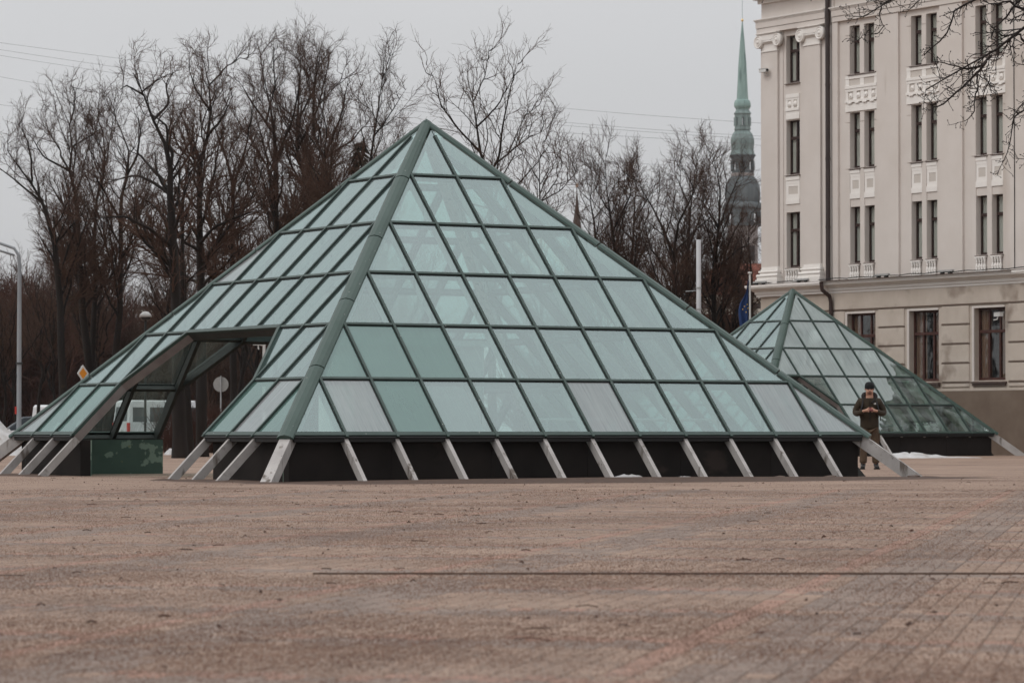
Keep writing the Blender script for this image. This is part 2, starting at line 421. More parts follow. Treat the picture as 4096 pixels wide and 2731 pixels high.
# ------------------------------------------------------------------ pyramids of glass
def pyramid(label, n, cx, cy, th, zb, g, s, a, missing, tris, cut_rafters, edge_beams, wall_gaps, leg_skip, special, cpre=None, rear_clear=()):
    """n rows, 2n columns a side; zb = height of the lower glass edge. Local x runs along the front, y away from it."""
    root = thing('glass_pyramid', label, 'glass pyramid', (cx, cy, 0), th, 'glass pyramids on the square')
    FR = {'F': ((1, 0), (0, -1)), 'L': ((0, 1), (-1, 0)), 'B': ((1, 0), (0, 1)), 'R': ((0, 1), (1, 0))}
    q = math.sqrt(1 + s * s)
    def nrm(f):
        o = FR[f][1]
        return Vector((o[0] * s / q, o[1] * s / q, 1 / q))
    def P(f, o, r, h=0.0):
        t, u = FR[f]
        d = r * a + g
        return Vector((t[0] * o + u[0] * d, t[1] * o + u[1] * d, zb + s * (n - r) * a)) + nrm(f) * h
    r_foot = n + zb / (s * a)
    # panes
    def pane(f, pts, key, special_mat=None):
        c = sum((Vector((x, r)) for x, r in pts), Vector((0, 0))) / len(pts)
        k = 0.018 / a
        q_ = []
        for x, r in pts:
            dv = Vector((x, r)) - c
            dv.normalize()
            q_.append((x - dv.x * k, r - dv.y * k))
        vs = [P(f, x * a, r, -0.006) for x, r in q_] + [P(f, x * a, r, 0.006) for x, r in q_]
        m_ = len(q_)
        mb = MB()
        mb.add(vs, [tuple(range(m_))] + [(i, (i + 1) % m_, m_ + (i + 1) % m_, m_ + i) for i in range(m_)], 1)
        mb.add(vs, [tuple(reversed(range(m_, 2 * m_)))], 0)
        ax = 'x' if f in 'FB' else 'y'
        o = mb.obj('glass_pane', [special_mat or M[key + ax], M['pane_inner']], root)
        return o
    base_keys = ['pane_a', 'pane_b', 'pane_c', 'pane_a', 'pane_b']
    for f in 'FLBR':
        for r in range(1, n + 1):
            for m in range(-r, r):
                if (f, m, r) in missing: continue
                if m == -r: pts = [(-(r - 1), r - 1), (-r, r), (-(r - 1), r)]
                elif m == r - 1: pts = [(r - 1, r - 1), (r - 1, r), (r, r)]
                else: pts = [(m, r - 1), (m, r), (m + 1, r), (m + 1, r - 1)]
                key = special.get((f, m, r)) or (cpre if (cpre and f == 'F') else rng.choice(base_keys))
                if r == 1 and False: continue
                if (f in rear_clear) and r >= 5:
                    pane(f, pts, key, M['pane_clear'])
                elif isinstance(key, str): pane(f, pts, key)
                else: pane(f, pts, 'pane_a', key)
        # small tip pane strips above row 0 are hidden by the hip caps
    for f, pts in tris:
        if f in rear_clear: pane(f, pts, 'pane_a', M['pane_clear'])
        else: pane(f, pts, 'pane_b')
    # rafters with their legs, mullion caps
    for f in 'FLBR':
        nv = nrm(f)
        for m in range(-(n - 1), n):
            r0 = max(abs(m), 0.15)
            cut = cut_rafters.get((f, m))
            r1 = cut if cut else (n + 0.02 if (f, m) in leg_skip else r_foot)
            top = r0 + 0.02
            mb = MB()
            hd = 0.145
            # foot is cut level with the ground
            p0, p1 = P(f, m * a, top), P(f, m * a, r1)
            t = Vector((*FR[f][0], 0)); wv = t * 0.034
            if cut or (f, m) in leg_skip:
                mb.beam(p0, p1, nv, 0.068, -hd, -0.014)
            else:
                u = Vector((*FR[f][1], 0))
                lo = lambda h: Vector((p1.x, p1.y, 0)) + u * (h * q / s) - u * 0.0
                # on the ground plane, a line offset by h along the normal shifts outward by h*q/s
                b0 = lo(-hd); b1 = lo(-0.014)
                b0.z = b1.z = -0.02
                a0 = p0 + nv * (-hd); a1 = p0 + nv * (-0.014)
                mb.hexa([b0 - wv, b0 + wv, a0 + wv, a0 - wv, b1 - wv, b1 + wv, a1 + wv, a1 - wv])
            mb.obj('rafter', M['concrete'] if f in 'FL' else M['under'], root)  # rear rafters are coloured dark to carry their backlit shade
            rc = cut if cut else n
            mc = MB()
            mc.beam(P(f, m * a, r0), P(f, m * a, rc + 0.02), nv, 0.074, 0.0068, 0.0135, 1)
            mc.beam(P(f, m * a, r0), P(f, m * a, rc + 0.035), nv, 0.044, 0.0138, 0.040, 0)
            mc.obj('mullion_cap', [M['green'], M['gasket']], root)
        for r in range(1, n + 1):
            # purlin caps, broken where there is an opening
            spans = [(-r, r)]
            if (f, r) in wall_gaps.get('purlin', {}):
                a0_, a1_ = wall_gaps['purlin'][(f, r)]
                spans = [(-r, a0_), (a1_, r)]
            for x0, x1 in spans:
                if x1 - x0 < 0.3: continue
                mc = MB()
                wd = 0.046 if r < n else 0.075
                mc.beam(P(f, x0 * a, r), P(f, x1 * a, r), nv, 0.078 if r < n else 0.10, 0.0064, 0.0128, 1)
                mc.beam(P(f, x0 * a, r - (0.02 if r == n else 0)), P(f, x1 * a, r - (0.02 if r == n else 0)), nv, wd, 0.0132, 0.034, 0)
                if r == n:
                    pa, pb = P(f, x0 * a, r), P(f, x1 * a, r)
                    mc.beam(pa + Vector((0, 0, -0.045)), pb + Vector((0, 0, -0.045)), Vector((0, 0, 1)), 0.02, -0.045, 0.04, 1)
                mc.obj('glazing_bar', [M['green'], M['gasket']], root)
                mi = MB()
                mi.beam(P(f, x0 * a, r), P(f, x1 * a, r), nv, 0.06, -0.11, -0.018)
                mi.obj('purlin', M['under'], root)
    # opening edges: slanted beams with caps
    for f, (m0, r0), (m1, r1) in edge_beams:
        nv = nrm(f)
        mb = MB(); mb.beam(P(f, m0 * a, r0), P(f, m1 * a, r1), nv, 0.075, -0.15, -0.012)
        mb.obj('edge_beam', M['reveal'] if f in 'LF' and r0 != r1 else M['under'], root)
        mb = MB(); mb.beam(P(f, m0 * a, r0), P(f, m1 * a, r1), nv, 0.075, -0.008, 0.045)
        mb.obj('edge_cap', M['green'] if f in 'LF' else M['under'], root)  # rear caps dark instead of green: shade of the backlit side put into the colour
    # hips
    for sx, sy in ((-1, -1), (1, -1), (1, 1), (-1, 1)):
        def H(r, h=0.0):
            d = r * a + g
            return Vector((sx * d, sy * d, zb + s * (n - r) * a + h))
        dirv = (H(n) - H(0)).normalized()
        side = Vector((sx, -sy, 0)).normalized()
        up = dirv.cross(side).normalized()
        if up.z < 0: up = -up
        apex_r = -g / a
        mb = MB()
        # leg + beam in one, foot cut level
        hw = 0.088
        run = Vector((sx, sy, 0)).normalized()
        k_ = up.dot(run); 
        def foot(h):
            p = H(r_foot) + up * h
            # slide along dirv to ground
            tt = (p.z + 0.02) / -dirv.z
            return p + dirv * tt
        a0, a1 = H(0.1) + up * -0.25, H(0.1) + up * -0.045
        b0, b1 = foot(-0.25), foot(-0.045)
        wv = side * hw
        mb.hexa([b0 - wv, b0 + wv, a0 + wv, a0 - wv, b1 - wv, b1 + wv, a1 + wv, a1 - wv])
        mb.obj('hip_beam', M['concrete'], root)
        # sheet caps in lengths, each with a shallow ridge
        nseg = n - 1
        for i in range(nseg):
            ra = apex_r + (n + 0.03 - apex_r) * i / nseg
            rb = apex_r + (n + 0.03 - apex_r) * (i + 1) / nseg - 0.017
            mb = MB()
            pr = [(-0.135, -0.052), (-0.128, -0.022), (-0.075, 0.016), (0.0, 0.034), (0.075, 0.016), (0.128, -0.022), (0.135, -0.052)]
            if i == 0: sca = 0.7
            else: sca = 1.0
            va = [H(ra) + side * (x * sca) + up * y for x, y in pr]
            vb = [H(rb) + side * x + up * y for x, y in pr]
            k = len(pr)
            fs = [(j, j + 1, k + j + 1, k + j) for j in range(k - 1)] + [tuple(range(k)), tuple(reversed(range(k, 2 * k))), (0, k, 2 * k - 1, k - 1)]
            mb.add(va + vb, fs)
            mb.obj('hip_cap', M['green_hip'], root)
    # apex cap
    zt = zb + s * (n * a + g)
    mb = MB(); mb.add([(-.13, -.13, zt - .10), (.13, -.13, zt - .10), (.13, .13, zt - .10), (-.13, .13, zt - .10), (0, 0, zt + .045)],
                      [(3, 2, 1, 0), (0, 1, 4), (1, 2, 4), (2, 3, 4), (3, 0, 4)])
    mb.obj('apex_cap', M['green_hip'], root)
    # base walls in panels, set back under the glass edge
    din = n * a + g - 0.14
    ztop = zb - 0.085
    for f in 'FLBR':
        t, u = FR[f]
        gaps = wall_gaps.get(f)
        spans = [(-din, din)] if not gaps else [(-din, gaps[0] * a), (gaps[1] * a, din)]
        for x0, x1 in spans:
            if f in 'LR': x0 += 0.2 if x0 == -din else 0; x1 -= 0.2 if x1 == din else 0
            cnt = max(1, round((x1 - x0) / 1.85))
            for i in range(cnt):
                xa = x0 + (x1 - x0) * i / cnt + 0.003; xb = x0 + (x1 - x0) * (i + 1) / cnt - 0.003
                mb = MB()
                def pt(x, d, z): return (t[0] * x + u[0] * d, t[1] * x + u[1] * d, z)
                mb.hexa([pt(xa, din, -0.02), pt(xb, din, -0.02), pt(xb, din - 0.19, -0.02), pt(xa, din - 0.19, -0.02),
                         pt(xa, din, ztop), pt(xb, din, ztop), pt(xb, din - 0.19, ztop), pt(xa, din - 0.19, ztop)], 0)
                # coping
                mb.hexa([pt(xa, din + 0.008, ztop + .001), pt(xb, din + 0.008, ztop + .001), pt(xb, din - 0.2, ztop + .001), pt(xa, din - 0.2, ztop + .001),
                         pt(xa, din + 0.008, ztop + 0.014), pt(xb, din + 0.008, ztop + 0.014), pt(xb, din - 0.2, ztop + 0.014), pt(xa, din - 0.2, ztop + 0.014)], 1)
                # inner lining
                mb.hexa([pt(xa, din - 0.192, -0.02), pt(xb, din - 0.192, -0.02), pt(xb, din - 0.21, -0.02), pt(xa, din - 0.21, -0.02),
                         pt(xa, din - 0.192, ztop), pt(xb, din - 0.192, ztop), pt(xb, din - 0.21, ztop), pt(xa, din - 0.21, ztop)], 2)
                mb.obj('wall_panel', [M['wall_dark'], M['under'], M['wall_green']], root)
    return root, P

A_ = 0.9
ZB1 = EYE - 0.0863 * A_
ZB2 = EYE - 0.0874 * A_
G_ = 0.18 * A_
TH1, TH2 = 0.5303, 0.5376
C1 = (-1.68209 * A_, 66.18671 * A_)
C2 = (10.0969 * A_, 121.348 * A_)

miss1 = set()
for f in 'LB':
    for m in range(-3, 3): miss1.add((f, m, 6)); miss1.add((f, m, 5))
tris1 = []
for f in 'LB':
    tris1 += [(f, [(-3, 4), (-3, 5), (-2, 4)]), (f, [(3, 4), (2, 4), (3, 5)])]
cut1 = {(f, m): 4.0 for f in 'LB' for m in (-2, -1, 0, 1, 2)}
edges1 = []
for f in 'LB':
    edges1 += [(f, (-2, 4), (-3, 5)), (f, (2, 4), (3, 5)), (f, (-3, 5), (-3, 6)), (f, (3, 5), (3, 6)), (f, (-2, 4), (2, 4))]
gaps1 = {'L': (-3, 3), 'B': (-3, 3), 'purlin': {('L', 6): (-3, 3), ('L', 5): (-3, 3), ('B', 6): (-3, 3), ('B', 5): (-3, 3)}}
sp1 = {('F', -5, 6): 'pane_white', ('F', -4, 6): 'pane_teal', ('F', -5, 5): 'pane_teal', ('F', -4, 5): 'pane_teal', ('F', -3, 5): 'pane_teal',
       ('F', -3, 6): 'pane_c', ('F', -2, 6): 'pane_c', ('F', 0, 6): 'pane_white', ('F', 4, 6): 'pane_white', ('F', 5, 6): 'pane_white',
       ('L', -5, 6): 'pane_white', ('L', -4, 6): 'pane_teal', ('L', -6, 6): 'pane_teal', ('L', 5, 6): 'pane_white', ('L', 2, 3): 'pane_white',
       ('L', 4, 6): 'pane_teal', ('L', 3, 6): 'pane_teal'}
pyr1, P1f = pyramid('large glass pyramid with green bars, its left face cut open as an entrance', 6, C1[0], C1[1], TH1, ZB1, G_, 0.9977, A_,
               miss1, tris1, cut1, edges1, gaps1, set(), sp1, rear_clear=('B',))

M['pane_small'] = glass_mat('fogged_glass_part_dry', (0.56, 0.64, 0.64), 0.78, 0.25, 'x', 0.9, clear_mask=(0.98, 4.62, ZB2 + 0.9977 * 2.45 * A_), tint=(0.5, 0.66, 0.6), gloss=0.06)
miss2 = {('F', m, 5) for m in (-4, -3, -2)} | {('F', m, 4) for m in (-4, -3, -2)} | {('L', 4, 1)}
tris2 = [('F', [(-2, 3), (-1, 4), (-1, 3)])]
sp2 = {}
for r in range(1, 6):
    for m in range(-r, r): sp2[('F', m, r)] = M['pane_small']
cut2 = {('F', m): 3.0 for m in (-2, -3) }
pyr2, P2f = pyramid('smaller glass pyramid nearer the pale building, dark dry panes at its lower right', 5, C2[0], C2[1], TH2, ZB2, G_, 0.9977, A_,
               miss2, tris2, cut2, [('F', (-2, 3), (-1, 4)), ('F', (-1, 4), (-1, 5)), ('F', (-3, 3), (-2, 3))],
               {'F': (-4, -1), 'purlin': {('F', 5): (-4, -1), ('F', 4): (-4, -1)}},
               {('F', m) for m in (-1, 1, 2, 3, 4)}, sp2)

# inside the large pyramid: stair housing and handrail
def local1(lx, ly, z): return (lx, ly, z)
M['booth'] = mat('pale_partition', (0.33, 0.38, 0.36), 0.7, (0.38, 0.43, 0.41), 2)
o = thing('stair_housing', 'pale stair housing standing inside the large glass pyramid', 'stair housing', (C1[0], C1[1], 0), TH1)
mb = MB()
mb.box(-3.0, -0.55, -3.0, -2.9, 0, 2.2); mb.box(-3.0, -2.9, -2.9, -1.7, 0, 2.2); mb.box(-0.65, -0.55, -2.9, -1.7, 0, 2.2)
mb.obj('partition', M['booth'], o)
MB().box(-3.1, -0.45, -3.08, -1.6, 2.2, 2.3).obj('roof', M['booth'], o)
o = thing('handrail', 'pale steel handrail inside the large glass pyramid', 'handrail', (C1[0], C1[1], 0), TH1)
mb = MB(); mb.tube([(0.3, -3.3, 0.98), (4.1, -3.3, 0.98)], 0.025, 8); mb.obj('rail', M['steel'], o)
for x in (0.5, 1.7, 2.9, 4.0):
    mb = MB(); mb.tube([(x, -3.3, 0), (x, -3.3, 0.96)], 0.02, 6); mb.obj('post', M['steel'], o)
o = thing('handrail', 'grey steel handrail behind the dry panes of the smaller pyramid', 'handrail', (C2[0], C2[1], 0), TH2)
mb = MB(); mb.tube([(-0.8, -3.2, 0.95), (2.2, -3.2, 0.95)], 0.025, 8); mb.obj('rail', M['steel'], o)
for x in (-0.6, 0.7, 2.0):
    mb = MB(); mb.tube([(x, -3.2, 0), (x, -3.2, 0.93)], 0.02, 6); mb.obj('post', M['steel'], o)

# ------------------------------------------------------------------ the square: ground, pavers, drain
def ground_mat(name, joints=False):
    m, Nn, L = newmat(name)
    o = Nn('ShaderNodeOutputMaterial'); b = Nn('ShaderNodeBsdfPrincipled')
    L(b.outputs[0], o.inputs['Surface'])
    b.inputs['Roughness'].default_value = 0.85
    b.inputs['Specular IOR Level'].default_value = 0.25
    g = Nn('ShaderNodeNewGeometry')
    def noise(scale, detail, rough=0.6, dist=0.0, st=None, loc=(0, 0, 0)):
        n = Nn('ShaderNodeTexNoise'); n.inputs['Scale'].default_value = scale; n.inputs['Detail'].default_value = detail
        n.inputs['Roughness'].default_value = rough; n.inputs['Distortion'].default_value = dist
        mp_ = Nn('ShaderNodeMapping'); mp_.inputs['Location'].default_value = loc
        if st: mp_.inputs['Scale'].default_value = st
        L(g.outputs['Position'], mp_.inputs[0]); L(mp_.outputs[0], n.inputs['Vector'])
        return n.outputs['Fac']
    def rng_(src, a, b_, c, d):
        r = Nn('ShaderNodeMapRange'); r.inputs['From Min'].default_value = a; r.inputs['From Max'].default_value = b_
        r.inputs['To Min'].default_value = c; r.inputs['To Max'].default_value = d
        L(src, r.inputs['Value']); return r.outputs[0]
    def mixc(A, B, f):
        x = Nn('ShaderNodeMix'); x.data_type = 'RGBA'
        for k, v in (('A', A), ('B', B)):
            if isinstance(v, tuple): x.inputs[k].default_value = (*v, 1)
            else: L(v, x.inputs[k])
        L(f, x.inputs['Factor']); return x.outputs['Result']
    at_ = Nn('ShaderNodeAttribute'); at_.attribute_name = 'tone'; at_.attribute_type = 'GEOMETRY'
    base = mixc((0.218, 0.148, 0.110), (0.284, 0.200, 0.151), rng_(noise(0.7, 5), 0.35, 0.65, 0, 1))
    if joints:
        # tone: 0 tan, 1 red, 2 grey ; fraction = brightness
        sp_ = Nn('ShaderNodeSeparateColor'); L(at_.outputs['Color'], sp_.inputs[0])
        base = mixc(base, (0.30, 0.155, 0.118), sp_.outputs[0])
        base = mixc(base, (0.165, 0.14, 0.128), sp_.outputs[1])
        mu = Nn('ShaderNodeMix'); mu.data_type = 'RGBA'; mu.blend_type = 'MULTIPLY'; mu.inputs['Factor'].default_value = 1
        cmb = Nn('ShaderNodeCombineColor')
        for i in range(3): L(sp_.outputs[2], cmb.inputs[i])
        L(base, mu.inputs['A']); L(cmb.outputs[0], mu.inputs['B'])
        base = mu.outputs['Result']
    # patchy brown grit: drifts of coarse sand, thick in swathes
    patch = rng_(noise(0.33, 6, 0.62, 0.4, (1.0, 0.8, 1)), 0.36, 0.66, 0.665, 0.46)
    fine = noise(34, 3, 0.7)
    sub = Nn('ShaderNodeMath'); sub.operation = 'SUBTRACT'; L(fine, sub.inputs[0]); L(patch, sub.inputs[1])
    base = mixc(base, (0.070, 0.036, 0.025), rng_(sub.outputs[0], 0.0, 0.05, 0, 0.85))
    fine2 = noise(75, 2, 0.6, loc=(3, 5, 0))
    base = mixc(base, (0.05, 0.03, 0.022), rng_(fine2, 0.66, 0.7, 0, 0.8))
    fine3 = noise(60, 2, 0.6, loc=(9, 1, 0))
    base = mixc(base, (0.33, 0.30, 0.28), rng_(fine3, 0.70, 0.73, 0, 0.7))
    L(base, b.inputs['Base Color'])
    bp = Nn('ShaderNodeBump'); bp.inputs['Strength'].default_value = 0.35; bp.inputs['Distance'].default_value = 0.006
    L(fine, bp.inputs['Height']); L(bp.outputs[0], b.inputs['Normal'])
    return m

M['ground'] = ground_mat('gritty_ground')
M['paver'] = ground_mat('gritty_pavers', True)
YN = 46.0
mb = MB()
mb.add([(-60, -20, -.0095), (60, -20, -.0095), (60, YN - .25, -.0095), (-60, YN - .25, -.0095)], [(0, 1, 2, 3)])
mb.add([(-60, YN - .25, -.0095), (60, YN - .25, -.0095), (60, YN, 0), (-60, YN, 0)], [(0, 1, 2, 3)])
mb.add([(-1600, YN, 0), (1600, YN, 0), (1600, 3000, 0), (-1600, 3000, 0)], [(0, 1, 2, 3)])
o = mb.obj('ground', M['ground']); o['kind'] = 'structure'
mb = MB()
mb.add([(-1600, -1200, -.03), (1600, -1200, -.03), (1600, -20, -.03), (-1600, -20, -.03)], [(0, 1, 2, 3)])
mb.add([(-1600, -20, -.03), (-60, -20, -.03), (-60, YN, -.03), (-1600, YN, -.03)], [(0, 1, 2, 3)])
mb.add([(60, -20, -.03), (1600, -20, -.03), (1600, YN, -.03), (60, YN, -.03)], [(0, 1, 2, 3)])
o = mb.obj('ground', M['ground']); o['kind'] = 'structure'

AL = R(10.5)
ca, sa = math.cos(AL), math.sin(AL)
PW, PL = 0.115, 0.21
def paver_tone(u, v):
    # red lines every 2.3 m one way and 2.05 m the other, each with a grey band beside it
    du = (u + 1.77 - PW / 2) % 2.3
    dv = (23.0 + 0.1 - v) % 2.05
    if du < PW * 1.02: return 'r'
    if PW * 2 < du < PW * 6: return 'g'
    if dv < 0.2: return 'r'
    if 0.2 <= dv < 0.62: return 'g'
    return 't'
prs = random.Random(3)
cells = []
iu0, iu1 = -190, 110
for iv in range(int(8.5 / PL), int(48 / PL)):
    for iu in range(iu0, iu1):
        u = (iu + 0.5) * PW
        v = (iv + 0.5 + 0.5 * (iu % 2)) * PL
        X = u * ca + v * sa; Y = -u * sa + v * ca
        if Y < 8.8 or Y > YN - 0.32: continue
        if abs(X) > 0.2 * Y + 1.2: continue
        
        cells.append((Y, X, u, v))
cells.sort()
def paver_geo(X, Y, prs):
    g_ = 0.0018; z = -0.0025 + prs.uniform(-.0012, .0012)
    tx, ty = prs.uniform(-.005, .005), prs.uniform(-.005, .005)
    hx, hy = PW / 2 - g_, PL / 2 - g_
    vs = []
    for k, (sx, sy) in enumerate(((-1, -1), (1, -1), (1, 1), (-1, 1))):
        for (f_, zz) in ((1, -0.02), (1, -0.005), (0.93, 0.0)):
            lx, ly = sx * hx * (1 if f_ == 1 else 1 - .006 / hx), sy * hy * (1 if f_ == 1 else 1 - .006 / hy)
            vs.append((X + lx * ca + ly * sa, Y - lx * sa + ly * ca, z + zz + lx * tx + ly * ty))
    fs = [(2, 5, 8, 11)]
    for k in range(4):
        a_, b_ = k * 3, ((k + 1) % 4) * 3
        fs += [(a_, b_, b_ + 1, a_ + 1), (a_ + 1, b_ + 1, b_ + 2, a_ + 2)]
    return vs, fs
def tone_of(u, v, prs):
    t = paver_tone(u, v)
    br = prs.uniform(0.86, 1.12)
    if prs.random() < 0.12: t = 't'
    return ((0.45 if t == 'r' else 0.0), (0.5 if t == 'g' else 0.0), br, 1)
def set_tone(me, cols):
    ca_ = me.color_attributes.new('tone', 'FLOAT_COLOR', 'POINT')
    ca_.data.foreach_set('color', np.array(cols, dtype=np.float32).ravel())
paving = thing('paving', None, None, (0, 0, 0)); paving['kind'] = 'structure'
near = [c for c in cells if abs(c[1]) < 0.153 * c[0]]
nearset = set(near[:300])
for c_ in near[:300]:
    Y, X, u, v = c_
    vs, fs = paver_geo(0, 0, prs)
    me = bpy.data.meshes.new('paver'); me.from_pydata(vs, [], fs); me.materials.append(M['paver'])
    set_tone(me, [tone_of(u, v, prs)] * len(vs))
    me.update()
    place('paver', me, paving, (X, Y, 0))
V, Q3, cols = [], [], []
for c_ in cells:
    if c_ in nearset: continue
    Y, X, u, v = c_
    vs, fs = paver_geo(X, Y, prs)
    b = len(V); V += vs; Q3 += [[b + i for i in f] for f in fs]
    cols += [tone_of(u, v, prs)] * len(vs)
me = np_mesh('pavers', np.array(V), np.array(Q3), M['paver'])
me.polygons.foreach_set('use_smooth', np.zeros(len(Q3), dtype=bool))
set_tone(me, cols)
o = place('pavers', me, paving); o['kind'] = 'stuff'

M['iron'] = mat('rusty_iron', (0.07, 0.042, 0.03), 0.8, (0.12, 0.075, 0.055), 30)
# loose grit: coarse grains swept into drifts
def grit(name, count, Ya, Yb, s0, s1, seed, mt, thr):
    rs = np.random.RandomState(seed)
    from mathutils import noise
    Y = Ya * (Yb / Ya) ** rs.uniform(0, 1, count); X = rs.uniform(-.157, .157, count) * Y
    keep = np.array([noise.noise(Vector((x * .55, y * .42, seed))) + .5 * noise.noise(Vector((x * 1.9, y * 1.1, 3))) for x, y in zip(X, Y)]) + rs.normal(0, .33, count) > thr
    X, Y = X[keep], Y[keep]; n = len(X)
    sz = rs.uniform(s0, s1, n) * (1 + .015 * (Y - 11))
    an = rs.uniform(0, 6.28, n)
    V = np.zeros((n, 4, 3))
    for k in range(3):
        V[:, k, 0] = X + np.cos(an + k * 2.094) * sz * rs.uniform(.6, 1.3, n); V[:, k, 1] = Y + np.sin(an + k * 2.094) * sz * rs.uniform(.6, 1.3, n); V[:, k, 2] = -.002
    V[:, 3, 0] = X; V[:, 3, 1] = Y; V[:, 3, 2] = sz * rs.uniform(.5, 1.3, n)
    b = (np.arange(n) * 4)[:, None, None]
    Q = (b + np.array([[0, 1, 3], [1, 2, 3], [2, 0, 3]])[None]).reshape(-1, 3)
    o = place(name, np_mesh(name, V.reshape(-1, 3), Q, mt))
    return o
M['grit_d'] = mat('brown_grit', (0.095, 0.049, 0.034), .9, (0.17, 0.096, 0.067), 3, detail=3)
M['grit_l'] = mat('pale_grit', (0.20, 0.165, 0.14), .9, (0.34, 0.30, 0.27), 40, detail=2)
tag(grit('grit', 300000, 9.3, 60, .0018, .0046, 5, M['grit_d'], .02), 'brown sandy grit lying in drifts over the paving', 'grit', kind='stuff')
tag(grit('grit', 60000, 9.3, 60, .0015, .0035, 8, M['grit_l'], -.1), 'pale grains of gravel sprinkled on the paving', 'grit', kind='stuff')
o = thing('drain_channel', 'narrow rusty drain channel running straight across the paving', 'drain', (1.9, 18.7, 0.006))
MB().box(-3.0, 3.0, -.032, -.026, -.009, 0.001).obj('rim', M['iron'], o)
MB().box(-3.0, 3.0, .026, .032, -.009, 0.001).obj('rim', M['iron'], o)
mb = MB()
for i in range(100): mb.box(-2.98 + i * .06, -2.945 + i * .06, -.0255, .0255, -.009, -.001)
p = mb.obj('grating', M['iron'], o); p['kind'] = 'stuff'
o = thing('drain_channel', 'short dark end of a drain channel at the left edge of the paving', 'drain', (-3.4, 18.55, 0))
MB().box(-.9, 0.72, -.03, .03, -.010, 0.003).obj('cover', M['iron'], o)

# litter: twigs, leaves and stones scattered on the square
M['litter'] = mat('dead_leaf', (0.035, 0.018, 0.012), 0.9, (0.07, 0.03, 0.018), 20)
mb = MB(); lr = random.Random(11)
for i in range(520):
    Y = 11 + 46 * lr.random() ** 0.8
    X = lr.uniform(-.16, .16) * Y + (0.03 * Y if lr.random() < .5 else 0)
    an = lr.uniform(0, 3.14)
    if lr.random() < .3:
        l_ = lr.uniform(.02, .075); w_ = lr.uniform(.002, .004)
        d = Vector((math.cos(an), math.sin(an), 0)) * l_
        p = Vector((X, Y, .004))
        mb.tube([p - d, p + Vector((0, 0, lr.uniform(0, .01))), p + d], w_, 4)
    else:
        s_ = lr.uniform(.006, .022)
        pts = [(X + s_ * math.cos(an + k * 1.2566) * lr.uniform(.6, 1.2), Y + s_ * math.sin(an + k * 1.2566) * lr.uniform(.6, 1.2), .001 + lr.uniform(0, .012)) for k in range(5)]
        mb.add([(X, Y, .004 + lr.uniform(0.002, .02))] + pts, [(0, 1 + k, 1 + (k + 1) % 5) for k in range(5)])
o = mb.obj('ground_litter', M['litter']); tag(o, 'bits of twig, dead leaf and grit scattered over the square', 'litter', kind='stuff')
# dark damp sand swept against the wall of the large pyramid
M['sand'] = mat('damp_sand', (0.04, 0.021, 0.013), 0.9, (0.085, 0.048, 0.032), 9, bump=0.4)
def mound(cx, cy, rx, ry, h, rz, mname, nm, label, cat, kind=None, seed=1, n=26, rings=7, group=None, rough_=0.25):
    r_ = random.Random(seed)
    ph = [r_.uniform(0, 6.28) for _ in range(6)]
    vs, fs = [(0, 0, h)], []
    for i in range(1, rings + 1):
        t = i / rings
        for k in range(n):
            a = 2 * math.pi * k / n
            rr = 1 + rough_ * (math.sin(2 * a + ph[0]) * .5 + math.sin(3 * a + ph[1]) * .4 + math.sin(5 * a + ph[2]) * .3)
            z = h * (1 - t ** 1.6) * (1 + rough_ * (math.sin(4 * a + ph[3] + 3 * t) * .5 + r_.uniform(-.5, .5))) if i < rings else -0.01
            vs.append((rx * t * rr * math.cos(a), ry * t * rr * math.sin(a), z))
    for k in range(n):
        fs.append((0, 1 + k, 1 + (k + 1) % n))
        for i in range(rings - 1):
            b = 1 + i * n
            fs.append((b + k, b + n + k, b + n + (k + 1) % n, b + (k + 1) % n))
    mb = MB().add(vs, fs)
    o = mb.obj(nm, M[mname], smooth=True)
    o.location = (cx, cy, 0); o.rotation_euler = (0, 0, rz)
    return tag(o, label, cat, group, kind)
def P1w(lx, ly):
    return (C1[0] + lx * math.cos(TH1) - ly * math.sin(TH1), C1[1] + lx * math.sin(TH1) + ly * math.cos(TH1))
def P2w(lx, ly):
    return (C2[0] + lx * math.cos(TH2) - ly * math.sin(TH2), C2[1] + lx * math.sin(TH2) + ly * math.cos(TH2))
M['snow'] = mat('old_snow', (0.50, 0.495, 0.50), 0.7, (0.36, 0.345, 0.33), 3, bump=0.5, bscale=6, spots=[((0.25, 0.2, 0.17), 3, 0.66, .1)])
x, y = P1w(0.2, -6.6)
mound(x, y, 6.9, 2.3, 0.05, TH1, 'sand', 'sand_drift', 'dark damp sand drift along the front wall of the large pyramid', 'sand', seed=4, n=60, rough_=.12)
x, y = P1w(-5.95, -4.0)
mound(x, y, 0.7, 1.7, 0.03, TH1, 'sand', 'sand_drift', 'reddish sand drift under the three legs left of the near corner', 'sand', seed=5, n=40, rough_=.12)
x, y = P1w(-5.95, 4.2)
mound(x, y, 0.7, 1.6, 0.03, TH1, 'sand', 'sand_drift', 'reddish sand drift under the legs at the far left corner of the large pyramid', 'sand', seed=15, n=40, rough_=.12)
for i, (lx, ry_, h_, lb) in enumerate(((-0.65, .13, .035, 'tiny snow remnant at the foot of the front wall, leftmost of three'),
                                  (0.55, .3, .07, 'largest snow remnant against the front wall of the large pyramid'),
                                  (1.6, .2, .04, 'thin snow remnant at the front wall, rightmost of three'))):
    x, y = P1w(lx, -5.78)
    mound(x, y, ry_ * 1.5, .12, h_, TH1, 'snow', 'snow_remnant', lb, 'snow', seed=20 + i, rough_=.5)
p = at(3660, 1830, 98)
mound(px(3640, 99), 99.2, 1.25, .9, .13, .2, 'snow', 'snow_patch', 'low strip of snow in front of the smaller pyramid', 'snow', seed=31, rough_=.5)
